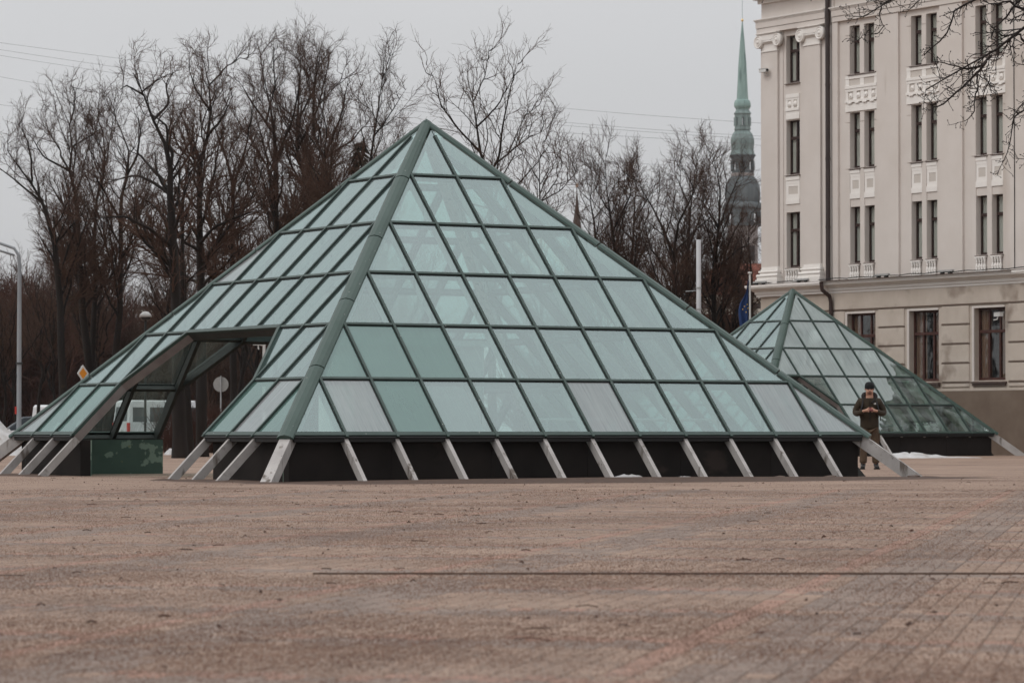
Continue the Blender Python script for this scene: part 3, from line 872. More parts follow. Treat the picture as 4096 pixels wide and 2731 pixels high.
mound(px(3820, 99.8), 99.8, 0.75, .4, .03, .1, 'snow', 'snow_patch', 'thin icy tail of snow right of the strip by the smaller pyramid', 'snow', seed=33, rough_=.4)
mound(px(-110, 109), 110.5, 2.4, 2.2, 1.1, 0.3, 'snow', 'snow_heap', 'big dirty snow heap beyond the left end of the large pyramid', 'snow', seed=35, rough_=.35, n=40, rings=12)
mound(px(200, 112), 113, 1.4, 1.3, .9, 0.3, 'snow', 'snow_heap', 'lower shoulder of snow right of the big snow heap', 'snow', seed=36, rough_=.35, n=36, rings=10)
mound(px(685, 112), 112, .28, .3, .2, 0, 'snow', 'snow_heap', 'small snow mound seen through the pyramid opening', 'snow', seed=37)
# low dark mounds round the feet of the legs
def foot_mounds(C_, th, n_, zb_, skip):
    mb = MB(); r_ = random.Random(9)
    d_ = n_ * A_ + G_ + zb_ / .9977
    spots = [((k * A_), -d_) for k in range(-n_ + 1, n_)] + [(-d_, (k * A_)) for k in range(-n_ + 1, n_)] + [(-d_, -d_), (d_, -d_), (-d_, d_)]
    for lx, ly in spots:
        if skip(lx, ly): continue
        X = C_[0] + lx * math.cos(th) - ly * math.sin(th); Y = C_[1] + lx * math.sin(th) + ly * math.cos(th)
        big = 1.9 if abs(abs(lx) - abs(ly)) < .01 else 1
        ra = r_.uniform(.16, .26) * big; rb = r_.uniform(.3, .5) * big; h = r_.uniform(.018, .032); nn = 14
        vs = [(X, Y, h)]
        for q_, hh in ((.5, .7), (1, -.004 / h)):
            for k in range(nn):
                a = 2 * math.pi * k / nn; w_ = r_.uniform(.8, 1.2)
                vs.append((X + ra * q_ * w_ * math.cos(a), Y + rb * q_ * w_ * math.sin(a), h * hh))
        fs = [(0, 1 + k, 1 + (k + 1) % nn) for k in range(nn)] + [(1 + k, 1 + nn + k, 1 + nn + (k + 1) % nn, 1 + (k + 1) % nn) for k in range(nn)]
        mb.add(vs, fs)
    return mb.obj('foot_mounds', M['sand'], smooth=True)
tag(foot_mounds(C1, TH1, 6, ZB1, lambda x, y: x < -5.5 and -2 < y < 2), 'low dark mounds round the feet of the slanting legs', 'dirt', kind='stuff')
# kerb stones lying loose by the right legs
M['slab'] = mat('loose_paver', (0.07, 0.045, 0.035), 0.8, (0.1, 0.07, 0.055), 9)
for i, (lx, ly, rz) in enumerate(((4.15, -6.38, .2), (3.1, -6.42, .5), (5.6, -6.75, .1))):
    x, y = P1w(lx, ly)
    o = MB().cham(-.10, .10, -.05, .05, 0, .025, .006).obj('loose_paver', M['slab'])
    o.location = (x, y, 0.02); o.rotation_euler = (.12, -.08, rz + TH1)
    tag(o, ['loose reddish paver beside the third leg from the right corner', 'loose paver slab leaning near the fourth leg from the right corner',
            'loose paver lying by the foot of the big right corner leg'][i], 'paver', 'loose pavers by the large pyramid')

# ------------------------------------------------------------------ pale classical building on the right
M['stucco'] = mat('pale_stucco', (0.60, 0.548, 0.505), 0.9, (0.645, 0.595, 0.555), 0.7, bump=0.25, bscale=22,
                  spots=[((0.51, 0.45, 0.40), 0.5, 0.58, .14, (1, 1, .3)), ((0.5, 0.44, 0.39), 1.6, 0.66, .1, (1.5, 1.5, .12))])
M['stucco_w'] = mat('white_moulding', (0.76, 0.725, 0.685), 0.85, (0.80, 0.77, 0.735), 1.5, bump=0.15, bscale=22)
M['stucco_p'] = mat('spandrel_panel', (0.53, 0.485, 0.44), 0.9, (0.57, 0.525, 0.48), 3, bump=0.3, bscale=30)
M['rustic'] = mat('rusticated_stone', (0.46, 0.395, 0.335), 0.9, (0.53, 0.462, 0.40), 1.2, bump=0.35, bscale=18,
                  spots=[((0.27, 0.215, 0.175), 0.8, 0.6, .12)])
M['joint'] = mat('dark_joint', (0.16, 0.115, 0.09), 0.9)
M['plinth'] = mat('brown_plinth', (0.15, 0.108, 0.08), 0.85, (0.19, 0.142, 0.108), 1.1, bump=0.3, bscale=20, spots=[((0.11, 0.075, 0.055), 1.0, 0.6, .1, (.3, .3, 1))])
M['wood'] = mat('dark_brown_frame', (0.032, 0.016, 0.013), 0.5, (0.045, 0.024, 0.02), 9)
M['wood_red'] = mat('red_brown_frame', (0.05, 0.018, 0.014), 0.5, (0.075, 0.028, 0.02), 9)
M['sill'] = mat('brown_metal_sill', (0.09, 0.06, 0.05), 0.5, (0.12, 0.085, 0.072), 9)
M['curtain'] = mat('grey_curtain', (0.62, 0.63, 0.59), 0.9, (0.78, 0.78, 0.73), 2.0, stretch=(9, 9, .25))
M['curtain_b'] = mat('brown_curtain', (0.15, 0.075, 0.048), 0.9, (0.30, 0.18, 0.12), 2.0, stretch=(9, 9, .2))
M['room'] = mat('dark_room', (0.015, 0.012, 0.011), 0.9, (0.04, 0.03, 0.026), 1)
def winglass():
    m, Nn, L = newmat('window_glass')
    o = Nn('ShaderNodeOutputMaterial')
    tr = Nn('ShaderNodeBsdfTransparent'); tr.inputs['Color'].default_value = (0.90, 0.91, 0.90, 1)
    gl = Nn('ShaderNodeBsdfGlossy'); gl.inputs['Roughness'].default_value = 0.04
    t = Nn('ShaderNodeTexCoord'); n = Nn('ShaderNodeTexNoise'); n.inputs['Scale'].default_value = 1.2
    L(t.outputs['Object'], n.inputs['Vector'])
    bp = Nn('ShaderNodeBump'); bp.inputs['Strength'].default_value = 0.25; bp.inputs['Distance'].default_value = 0.03
    L(n.outputs['Fac'], bp.inputs['Height']); L(bp.outputs[0], gl.inputs['Normal'])
    mxn = Nn('ShaderNodeMixShader')
    lw = Nn('ShaderNodeLayerWeight'); lw.inputs['Blend'].default_value = 0.5
    pw = Nn('ShaderNodeMath'); pw.operation = 'POWER'; pw.inputs[1].default_value = 4.5
    L(lw.outputs['Facing'], pw.inputs[0])
    ma = Nn('ShaderNodeMath'); ma.operation = 'MULTIPLY_ADD'; ma.inputs[1].default_value = 0.88; ma.inputs[2].default_value = 0.09
    L(pw.outputs[0], ma.inputs[0]); L(ma.outputs[0], mxn.inputs[0]); L(tr.outputs[0], mxn.inputs[1]); L(gl.outputs[0], mxn.inputs[2])
    L(mxn.outputs[0], o.inputs['Surface'])
    return m
M['wglass'] = winglass()

BA = (9.02, 121.7)
BANG = math.atan2(-0.8368, 0.5476)
bld = thing('classical_building', 'pale grey stuccoed building with Ionic pilasters, paired narrow windows and brown plinth', 'building', (BA[0], BA[1], 0), BANG)
D = 0.42
UEND = 20.0
BP = 3.31
bays = [(5.08 + BP * i) for i in range(4)]      # left edge of the first window of each pair
rows = [(13.20, 14.90), (9.92, 11.86), (6.61, 8.58)]
holes_up = [(1.45, 2.23)]
for b in bays: holes_up += [(b, b + .55), (b + .79, b + 1.34)]
gwin = [(1.1, 2.6)] + [(4.90 + 3.34 * i, 6.42 + 3.34 * i) for i in range(4)]
GZ = (2.46, 4.86)
# walls: piers and spandrels
mb = MB()
xs = [0.0]
for h0, h1 in holes_up: xs += [h0, h1]
xs.append(UEND)
for i in range(0, len(xs), 2): mb.box(xs[i], xs[i + 1], 0, D, 5.7, 17.0)
zz = [5.7]
for z0, z1 in sorted(rows): zz += [z0, z1]
zz.append(17.0)
for h0, h1 in holes_up:
    for i in range(0, len(zz), 2): mb.box(h0, h1, 0.0, D, zz[i], zz[i + 1])
mb.obj('upper_wall', M['stucco'], bld)
mb = MB()
xs = [0.0]
for h0, h1 in gwin: xs += [h0, h1]
xs.append(UEND)
for i in range(0, len(xs), 2): mb.box(xs[i], xs[i + 1], 0, D, 2.13, 5.69)
for h0, h1 in gwin:
    mb.box(h0, h1, 0, D, 2.13, GZ[0]); mb.box(h0, h1, 0, D, GZ[1], 5.69)
mb.obj('lower_wall', M['rustic'], bld)
MB().box(-0.06, UEND, -0.09, D, -0.05, 2.12).obj('plinth', M['plinth'], bld)
MB().box(-0.03, UEND, -0.05, 0.0, 2.125, 2.20).obj('plinth_cap', M['rustic'], bld)
MB().box(0.0, UEND, 4.5, 12, 0, 16.9).obj('rear_block', M['stucco_p'], bld)
MB().box(0.0, 0.3, D, 12, 0, 16.95).obj('side_wall', M['stucco'], bld)
MB().box(UEND - .3, UEND, D, 12, 0, 16.95).obj('side_wall', M['stucco'], bld)
MB().box(-.3, UEND, -.3, 12.2, 17.6, 17.8).obj('roof', M['under'], bld)
# dark interior floors and back
mb = MB()
mb.box(0.31, UEND - .31, 1.6, 1.65, 0.3, 16.8)
for z in (5.65, 9.3, 12.6, 16.6): mb.box(0.31, UEND - .31, D + .01, 1.6, z, z + .12)
mb.obj('interior', M['room'], bld)

def window(u0, u1, z0, z1, kind, par=bld):
    """frame set 0.185 m deep; kind: 'narrow', 'wide', 'ground'"""
    yf = 0.185
    wd = M['wood_red'] if kind == 'ground' else M['wood']
    fw = 0.05 if kind != 'ground' else 0.07
    mb = MB()
    mb.box(u0, u0 + fw, yf, yf + .08, z0, z1); mb.box(u1 - fw, u1, yf, yf + .08, z0, z1)
    mb.box(u0 + fw, u1 - fw, yf, yf + .08, z0, z0 + .09); mb.box(u0 + fw, u1 - fw, yf, yf + .08, z1 - fw, z1)
    zt = z0 + (z1 - z0) * 0.655
    mb.box(u0 + fw, u1 - fw, yf - .03, yf + .08, zt, zt + .10)
    um = []
    if kind == 'wide': um = [(u0 + u1) / 2]
    if kind == 'ground': um = [u0 + .34 * (u1 - u0), u0 + .70 * (u1 - u0)]
    for x in um:
        mb.box(x - .04, x + .04, yf - .012, yf + .08, z0 + .09, zt); mb.box(x - .03, x + .03, yf, yf + .08, zt + .10, z1 - fw)
    f = mb.obj('window', wd, par)
    cuts = [u0 + fw] + um + [u1 - fw]
    for i in range(len(cuts) - 1):
        a_ = cuts[i] + (.04 if i else 0); b_ = cuts[i + 1] - (.04 if i < len(cuts) - 2 else 0)
        MB().box(a_ + .002, b_ - .002, yf + .03, yf + .036, z0 + .092, zt - .002).obj('pane', M['wglass'], f)
        MB().box(a_ + .002, b_ - .002, yf + .03, yf + .036, zt + .102, z1 - fw - .002).obj('pane', M['wglass'], f)
    # curtain: pleated strip behind
    cr = random.Random(int(u0 * 100 + z0 * 10))
    cm = M['curtain_b'] if kind == 'ground' else M['curtain']
    strips = [(u0 + .04, u1 - .04)] if kind == 'narrow' else [(u0 + .05, u0 + (u1 - u0) * cr.uniform(.30, .42)), (u1 - (u1 - u0) * cr.uniform(.3, .42), u1 - .05)]
    if kind == 'narrow' and cr.random() < .35: strips = [(u0 + .04, u0 + .32)]
    for a_, b_ in strips:
        n = 14; vs, fs = [], []
        for i in range(n + 1):
            x = a_ + (b_ - a_) * i / n
            y = yf + .07 + .014 * math.sin(i * 2.1 + u0)
            vs += [(x, y, z0 + .02), (x, y, z1 - .02), (x, y + .012, z0 + .02), (x, y + .012, z1 - .02)]
        for i in range(n):
            b = i * 4
            fs += [(b, b + 4, b + 5, b + 1), (b + 2, b + 3, b + 7, b + 6)]
        MB().add(vs, fs).obj('curtain', cm, f)
    return f
def sill(u0, u1, z, par):
    mb = MB()
    mb.hexa([(u0 - .035, -.07, z - .045), (u1 + .035, -.07, z - .045), (u1 + .035, .18, z - .02), (u0 - .035, .18, z - .02),
             (u0 - .035, -.07, z - .02), (u1 + .035, -.07, z - .02), (u1 + .035, .18, z + .012), (u0 - .035, .18, z + .012)])
    mb.obj('sill', M['sill'], par)
for i, (z0, z1) in enumerate(rows):
    f = window(1.45, 2.23, z0, z1, 'wide'); sill(1.45, 2.23, z0, f)
    for b in bays:
        f = window(b, b + .55, z0, z1, 'narrow')
        if i: sill(b, b + .55, z0, f)
        f2 = window(b + .79, b + 1.34, z0, z1, 'narrow')
        if i: sill(b + .79, b + 1.34, z0, f2)
        else:
            sill(b - .03, b + 1.37, z0, f)
for h0, h1 in gwin:
    f = window(h0, h1, GZ[0], GZ[1], 'ground'); 
    mb = MB(); mb.box(h0 - .1, h1 + .08, -.11, .18, 2.36, 2.42); mb.box(h0 - .07, h1 + .05, -.07, .0, 2.28, 2.355)
    mb.obj('sill', M['sill'], f)
    # raised surround left of the window
    MB().box(h0 - .10, h0 - .001, -.035, 0, 2.43, 4.93).box(h0 + .0, h1, -.035, 0, 4.864, 4.93).obj('window_surround', M['stucco'], bld)

# wide flat pilaster strips between the window groups
strips = [(4.18, 4.48)] + [(6.62 + BP * i, 7.77 + BP * i) for i in range(4)]
for a_, b_ in strips:
    MB().box(a_, b_, -.085, 0, 6.06, 15.10).obj('pilaster_strip', M['stucco'], bld)
for b in bays:
    # raised frame strips round each window group, joint line of the lintel blocks
    g0, g1 = b - .23, b + 1.50
    for a_, b_ in ((g0, b), (b + .55, b + .79), (b + 1.34, g1)):
        for z0, z1 in rows[:2]:
            MB().cham(a_ + .002, b_ - .002, -.028, 0, z1 - .33, z1 + .0, .006).obj('lintel_block', M['stucco_w' if z1 < 0 else 'stucco'], bld)
            MB().box(a_ + .002, b_ - .002, -.026, 0, z0 + .0, z1 - .345).obj('window_pier', M['stucco'], bld)
        MB().box(a_ + .002, b_ - .002, -.026, 0, 6.06, 9.88).obj('window_pier', M['stucco'], bld)
    # upper spandrel
    mb = MB()
    y = -.03
    mb.box(g0, g1, y - .01, 0, 13.04, 13.15)
    mb.box(g0, g0 + .2, y, 0, 12.80, 13.04); mb.box(b + .57, b + .78, y, 0, 12.80, 13.04); mb.box(g1 - .16, g1, y, 0, 12.80, 13.04)
    mb.box(g0, g1, y - .035, 0, 12.70, 12.80); mb.box(g0, g1, y - .015, 0, 12.60, 12.70)
    # metope frieze: piers between recessed squares
    for k in range(5):
        x = g0 + .02 + k * .405
        mb.box(x, x + .19 if k in (1, 2, 3) else x + (.13 if k == 0 else .10), y - .006, 0, 12.30, 12.60)
    mb.box(g0, g1, y - .045, 0, 12.22, 12.30)
    for k in range(4): mb.box(g0 + .17 + k * .405, g0 + .38 + k * .405, y - .06, 0, 12.175, 12.218)
    mb.box(g0, g1, y - .008, 0, 12.05, 12.17); mb.box(g0, g1, y - .022, 0, 11.90, 12.045)
    mb.obj('spandrel_moulding', M['stucco_w'], bld)
    MB().box(g0 + .2, b + .57, -.012, 0, 12.80, 13.04).box(b + .78, g1 - .16, -.012, 0, 12.80, 13.04).box(g0 + .1, g1 - .1, -.010, 0, 12.305, 12.595).obj('spandrel_panel', M['stucco_p'], bld)
    for k in range(4):
        x = g0 + .295 + k * .405 - .0
        mb = MB(); mb.lathe([(.10, 0), (.10, -.02), (.075, -.03), (.06, -.022), (.045, -.045), (.02, -.06)], x - .0, -.010, 12.45, 14, axis='y')
        mb.obj('roundel', M['stucco_w'], bld, True)
    # middle spandrels and balusters under each window
    for w0 in (b, b + .79):
        w1 = w0 + .55
        mb = MB()
        mb.box(w0 + .01, w1 - .01, -.04, 0, 9.74, 9.86); mb.box(w0 + .01, w1 - .01, -.022, 0, 9.62, 9.74)
        mb.box(w0 + .01, w0 + .12, -.016, 0, 9.05, 9.62); mb.box(w1 - .08, w1 - .01, -.016, 0, 9.05, 9.62)
        mb.box(w0 + .12, w1 - .08, -.016, 0, 9.50, 9.62); mb.box(w0 + .12, w1 - .08, -.016, 0, 9.05, 9.20)
        mb.box(w0 - .005, w1 + .005, -.035, 0, 8.86, 9.05)
        mb.obj('spandrel_moulding', M['stucco_w'], bld)
        MB().box(w0 + .12, w1 - .08, -.006, 0, 9.20, 9.50).obj('spandrel_panel', M['stucco_p'], bld)
# middle and upper spandrels of the window between the columns
mb = MB(); a_, b_ = 1.45, 2.23
mb.box(a_, b_, -.035, 0, 12.66, 12.80); mb.box(a_, b_, -.02, 0, 12.585, 12.66)
for x in (a_, a_ + .33, b_ - .12): mb.box(x, x + .12, -.03, 0, 12.30, 12.58)
mb.box(a_, b_, -.05, 0, 12.20, 12.30); mb.box(a_, b_, -.02, 0, 12.05, 12.19); mb.box(a_, b_, -.035, 0, 11.90, 12.045)
mb.obj('spandrel_moulding', M['stucco_w'], bld)
mb = MB()
mb.box(a_, b_, -.04, 0, 9.72, 9.86); mb.box(a_, b_, -.02, 0, 9.60, 9.72)
mb.box(a_, a_ + .14, -.016, 0, 9.03, 9.60); mb.box(b_ - .1, b_, -.016, 0, 9.03, 9.60)
mb.box(a_ + .14, b_ - .1, -.016, 0, 9.50, 9.60); mb.box(a_ + .14, b_ - .1, -.016, 0, 9.03, 9.22); mb.box(a_, b_, -.035, 0, 8.87, 9.03)
mb.obj('spandrel_moulding', M['stucco_w'], bld)
MB().box(a_ + .14, b_ - .1, -.006, 0, 9.22, 9.5).obj('spandrel_panel', M['stucco_p'], bld)
MB().box(a_ + .12, b_ - .12, -.008, 0, 12.3, 12.58).obj('spandrel_panel', M['stucco_p'], bld)
for x in (a_ + .225, a_ + .545):
    MB().lathe([(.10, 0), (.10, -.02), (.075, -.03), (.045, -.045), (.02, -.06)], x, -.008, 12.44, 14, axis='y').obj('roundel', M['stucco_w'], bld, True)
# balusters: one mesh shared by all
bal = MB().lathe([(.055, 0), (.055, .03), (.035, .045), (.06, .12), (.055, .17), (.03, .24), (.028, .27), (.045, .29), (.03, .31), (.045, .36), (.05, .39), (.05, .42)], n=8).mesh('baluster', M['stucco_w'], True)
def balustrade(w0, w1, cnt):
    MB().box(w0, w1, -.03, .0, 6.06, 6.09).obj('baluster_base', M['stucco_w'], bld)
    for k in range(cnt):
        place('baluster', bal, bld, (w0 + (w1 - w0) * (k + .5) / cnt, -.065, 6.09))
    MB().box(w0 - .01, w1 + .01, -.12, 0, 6.515, 6.56).obj('baluster_rail', M['stucco_w'], bld)
    MB().box(w0 - .01, w1 + .01, -.12, 0, 6.04, 6.085).obj('baluster_base', M['stucco_w'], bld)
balustrade(1.46, 2.3, 6)
for b in bays: balustrade(b + .02, b + .53, 4); balustrade(b + .81, b + 1.32, 4)

# two Ionic pilasters at the corner
def volute(cx, cz, hand):
    mb = MB()
    mb.lathe([(.235, -.10), (.235, -.235), (.20, -.245), (.185, -.215), (.15, -.215), (.135, -.245), (.105, -.248), (.095, -.222), (.075, -.222), (.065, -.255), (.03, -.265), (.01, -.268)], cx, 0, cz, 24, axis='y')
    return mb.obj('volute', M['stucco_w'], bld, True)
for u0, u1 in ((0.18, 1.07), (2.61, 3.52)):
    MB().cham(u0, u1, -.11, 0, 6.68, 14.42, .008).obj('pilaster', M['stucco'], bld)
    # base: torus, scotia, plinth block
    mb = MB()
    for z0, z1, e in ((6.04, 6.22, .19), (6.22, 6.30, .15)): mb.box(u0 - e, u1 + e, -.11 - e, 0, z0, z1)
    def roundbar(zc, r, e):
        pr = [(-.11 - e + r - r * math.cos(t), zc + r * math.sin(t)) for t in [math.pi * (k / 8 - .5) for k in range(9)]]
        pr = [(0, zc - r)] + [(-.11 - e - r * math.cos(t) + r, zc + r * math.sin(t)) for t in [math.pi * (k / 8 - .5) for k in range(9)]] + [(0, zc + r)]
        mb.prism_x(pr, u0 - e, u1 + e)
    roundbar(6.355, .055, .17); roundbar(6.50, .04, .11)
    mb.box(u0 - .07, u1 + .07, -.18, 0, 6.415, 6.455); mb.box(u0 - .05, u1 + .05, -.16, 0, 6.545, 6.60); mb.box(u0 - .02, u1 + .02, -.13, 0, 6.60, 6.68)
    mb.obj('pilaster_base', M['stucco_w'], bld)
    # capital: necking, echinus, volutes, abacus
    mb = MB()
    mb.box(u0 - .03, u1 + .03, -.14, 0, 14.42, 14.47); mb.box(u0 + .0, u1 - .0, -.12, 0, 14.47, 14.70)
    roundb = [(0, 14.70)] + [(-.13 - .07 * math.sin(math.pi * k / 6), 14.70 + .14 * k / 6) for k in range(7)] + [(0, 14.84)]
    mb.prism_x(roundb, u0 + .02, u1 - .02)
    # cushion joining the volutes, sagging in the middle
    cu = []
    for k in range(13):
        t = k / 12; x = u0 - .06 + (u1 - u0 + .12) * t
        cu.append((x, 14.87 - .04 * math.sin(math.pi * t)))
    cu += [(u1 + .08, 15.035), (u0 - .08, 15.035)]
    mb.prism(cu, -.225, 0)
    mb.box(u0 - .16, u1 + .16, -.25, 0, 15.04, 15.07); mb.box(u0 - .19, u1 + .19, -.28, 0, 15.07, 15.10)
    # leaf ornaments between the volutes
    for k in range(7):
        x = u0 + .2 + (u1 - u0 - .4) * k / 6
        mb.lathe([(.045, 0), (.04, -.02), (.02, -.035)], x, -.2, 14.79, 8, axis='y')
    mb.obj('capital', M['stucco_w'], bld)
    volute(u0 - .10, 14.80, 1); volute(u1 + .10, 14.80, -1)
# stepped strips either side of the inner pilaster
MB().box(0.0, .16, -.03, 0, 6.06, 15.09).obj('corner_strip', M['stucco'], bld)
MB().box(2.33, 2.59, -.03, 0, 6.06, 15.09).box(1.09, 1.30, -.03, 0, 6.06, 15.09).box(3.54, 3.84, -.03, 0, 6.06, 15.09).obj('pilaster_backing', M['stucco'], bld)
# entablature
mb = MB()
for a_, b_, p_ in ((-.09, 3.86, .16), (4.22, UEND, .12)):
    mb.box(a_, b_, -p_, 0, 15.11, 15.29); mb.box(a_ - .02, b_ + .02, -p_ - .025, 0, 15.30, 15.52)
mb.box(3.862, 4.218, -.06, 0, 15.11, 16.2)
mb.obj('architrave', M['stucco'], bld)
mb = MB()
for a_, b_, p_ in ((-.14, 3.90, .2), (4.18, UEND, .165)):
    mb.box(a_, b_, -p_, 0, 15.523, 15.56); mb.box(a_ - .02, b_, -p_ - .03, 0, 15.56, 15.59); mb.box(a_ - .04, b_, -p_ - .055, 0, 15.59, 15.62)
mb.obj('architrave_moulding', M['stucco_w'], bld)
mb = MB()
mb.box(-.1, UEND, -.10, 0, 16.2, 16.32); mb.box(-.5, UEND, -.55, 0, 16.50, 16.75); mb.box(-.6, UEND, -.65, 0, 16.75, 16.95); mb.box(-.2, UEND, -.2, D, 16.951, 17.59)
mb.obj('main_cornice', M['stucco_w'], bld)
dn = MB().box(0, .12, -.30, 0, 16.32, 16.495).mesh('dentil', M['stucco_w'])
for k in range(100): place('dentil', dn, bld, (-.12 + k * .2, -.0, 0))
# string course above the ground floor
mb = MB()
for a_, b_, e in ((-.0, 3.93, .10), (3.93, 13.9, .0), (13.9, UEND, .08)):
    l_ = a_ - (e if a_ <= 0 else 0)
    mb.box(l_ - (.33 if a_ <= 0 else 0), b_, -.36 - e, 0, 5.95, 6.02)
    mb.box(l_ - (.30 if a_ <= 0 else 0), b_, -.33 - e, 0, 5.90, 5.95)
    mb.hexa([(l_ - (.1 if a_ <= 0 else 0), -.12 - e, 5.79), (b_, -.12 - e, 5.79), (b_, 0, 5.79), (l_ - (.1 if a_ <= 0 else 0), 0, 5.79),
             (l_ - (.28 if a_ <= 0 else 0), -.30 - e, 5.90), (b_, -.30 - e, 5.90), (b_, 0, 5.90), (l_ - (.28 if a_ <= 0 else 0), 0, 5.90)])
    mb.box(l_ - (.08 if a_ <= 0 else 0), b_, -.10 - e, 0, 5.70, 5.79)
    mb.box(l_ - (.03 if a_ <= 0 else 0), b_, -.05 - e, 0, 5.61, 5.70)
mb.obj('string_course', M['stucco_w'], bld)
MB().box(-.45, UEND, -.45, 0, 6.021, 6.035).obj('flashing', M['sill'], bld)
# ground floor band and rusticated blocks
MB().box(-.02, UEND, -.04, 0, 5.03, 5.60).obj('band', M['rustic'], bld)
MB().box(-.02, UEND, -.055, 0, 4.985, 5.02).obj('band_moulding', M['joint'], bld)
piers = [(0.05, 1.0), (2.75, 4.78)] + [(6.60 + 3.34 * i, 8.00 + 3.34 * i) for i in range(4)]
zc = [2.22, 2.40, 3.05, 3.69, 4.34, 4.98]
for a_, b_ in piers:
    for k in range(5):
        z0, z1 = zc[k] + .022, zc[k + 1] - .022
        MB().cham(a_, b_, -.05 if k else -.045, 0, z0, z1, .022).obj('stone_block', M['rustic'], bld)
        if k < 4: MB().box(a_ + .0, b_ - .0, -.052, -.001, z1 + .007, z1 + .037).obj('stone_joint', M['joint'], bld)

# downpipe
mp_ = MB(); mp_.tube([(4.03, -.17, 16.9), (4.03, -.17, 6.05)], .085, 12)
for z in (14.6, 12.9, 10.3, 7.9): mp_.tube([(4.03, -.17, z), (4.03, -.17, z + .06)], .097, 12)
mp_.obj('downpipe', mat('brown_downpipe', (0.035, 0.024, 0.022), 0.45, (0.05, 0.036, 0.033), 5), bld)
mp_ = MB(); mp_.tube([(4.05, -.5, 6.0), (4.06, -.46, 5.72), (4.14, -.2, 5.5), (4.14, -.14, 5.3), (4.14, -.13, 0.2)], .07, 10)
mp_.obj('downpipe', M['wood'], bld)
# cable sagging along the string course and a vertical cable
pts = []
cr = random.Random(2)
for k in range(80):
    u = -.4 + k * .2
    pts.append((u, -.30 + cr.uniform(-.03, .03), 6.075 + .03 * abs(math.sin(k * .45)) + cr.uniform(0, .012)))
MB().tube(pts, .016, 5).obj('cable', M['gasket'], bld)
MB().tube([(13.68, -.1, 6.1), (13.69, -.1, 9), (13.68, -.1, 12), (13.68, -.1, 15.1)], .014, 5).obj('cable', M['gasket'], bld)
# floodlights lying on the string course: things of their own
def bldw(u, y, z):
    c, s = math.cos(BANG), math.sin(BANG)
    return (BA[0] + u * c - y * s, BA[1] + u * s + y * c, z)
M['lamp_grey'] = mat('grey_fitting', (0.33, 0.33, 0.32), 0.5, (0.4, 0.4, 0.39), 8)
for u, lb in ((.32, 'grey floodlight on the string course under the left Ionic pilaster'), (2.76, 'grey floodlight on the string course under the right Ionic pilaster'),
              (7.18, 'grey floodlight on the string course between first and second window pairs'), (10.52, 'grey floodlight on the string course between second and third window pairs')):
    t = thing('floodlight', lb, 'floodlight', bldw(u, -.33, 6.035), BANG, 'floodlights along the string course')
    MB().box(-.36, .36, -.05, .05, .07, .13).obj('housing', M['lamp_grey'], t)
    for x in (-.22, .18): MB().box(x, x + .08, -.07, .07, 0, .07).obj('bracket', M['under'], t)
M['cctv'] = mat('white_plastic', (0.6, 0.6, 0.58), 0.4)
def cctv(loc, rz, label, name='security_camera'):
    t = thing(name, label, 'security camera', loc, rz, 'security cameras')
    mb = MB(); mb.box(-.24, .16, -.065, .065, .06, .18); mb.box(-.27, .13, -.08, .08, .181, .196); mb.obj('housing', M['cctv'], t)
    MB().lathe([(.05, 0), (.05, .02), (.03, .025)], .162, 0, .12, 12, axis='x').obj('lens', M['gasket'], t)
    MB().tube([(0, .0, .06), (0, .03, -.04), (0, .16, -.06)], .022, 8).obj('bracket', M['cctv'], t)
cctv(bldw(.52, -.27, 13.62), BANG, 'white security camera on the left Ionic pilaster')
cctv(bldw(13.1, -.32, 4.48), BANG + math.pi * .93, 'white security camera beside the ground floor window at the right edge')
#PART4

# ------------------------------------------------------------------ bare trees
M['bark'] = mat('dark_bark', (0.006, 0.0038, 0.0028), 0.95, (0.016, 0.010, 0.007), 1.2, stretch=(1, 1, .3), spots=[((0.045, 0.036, 0.018), 1.0, 0.64, .08)])
M['bark_b'] = mat('brown_bark', (0.014, 0.009, 0.007), 0.95, (0.028, 0.018, 0.013), 1.2, stretch=(1, 1, .3))
M['twig'] = mat('brown_twigs', (0.042, 0.021, 0.013), 0.95, (0.078, 0.041, 0.026), 0.5)
M['twig_red'] = mat('reddish_twigs', (0.05, 0.02, 0.013), 0.95, (0.08, 0.034, 0.022), 0.5)

def unit(v): return v / (np.linalg.norm(v, axis=-1, keepdims=True) + 1e-9)

def tubes_np(P, Rr, sides):
    """P (n,m,3), Rr (n,m) -> verts, quads"""
    n, m, _ = P.shape
    d = unit(P[:, -1] - P[:, 0])
    ref = np.where(np.abs(d[:, 2:3]) < 0.9, np.array([[0, 0, 1.0]]), np.array([[1.0, 0, 0]]))
    a = unit(np.cross(d, ref)); b = np.cross(d, a)
    an = np.arange(sides) * 2 * np.pi / sides
    off = a[:, None, None, :] * np.cos(an)[None, None, :, None] + b[:, None, None, :] * np.sin(an)[None, None, :, None]
    V = (P[:, :, None, :] + off * Rr[:, :, None, None]).reshape(-1, 3)
    base = (np.arange(n) * m * sides)[:, None, None]
    i = (np.arange(m - 1) * sides)[None, :, None]
    k = np.arange(sides)[None, None, :]; k2 = (k + 1) % sides
    Q = np.stack([base + i + k, base + i + k2, base + i + sides + k2, base + i + sides + k], -1).reshape(-1, 4)
    return V, Q

def grow(rs, starts, dirs, lens, rads, steps, wob, up, taper=0.25):
    n = len(starts)
    P = np.zeros((n, steps + 1, 3)); P[:, 0] = starts
    d = unit(dirs)
    for s_ in range(steps):
        d = unit(d + rs.normal(0, wob, (n, 3)) + np.array([0, 0, up]))
        P[:, s_ + 1] = P[:, s_] + d * (lens / steps)[:, None]
    t = np.linspace(0, 1, steps + 1)[None, :]
    return P, rads[:, None] * (1 - (1 - taper) * t)

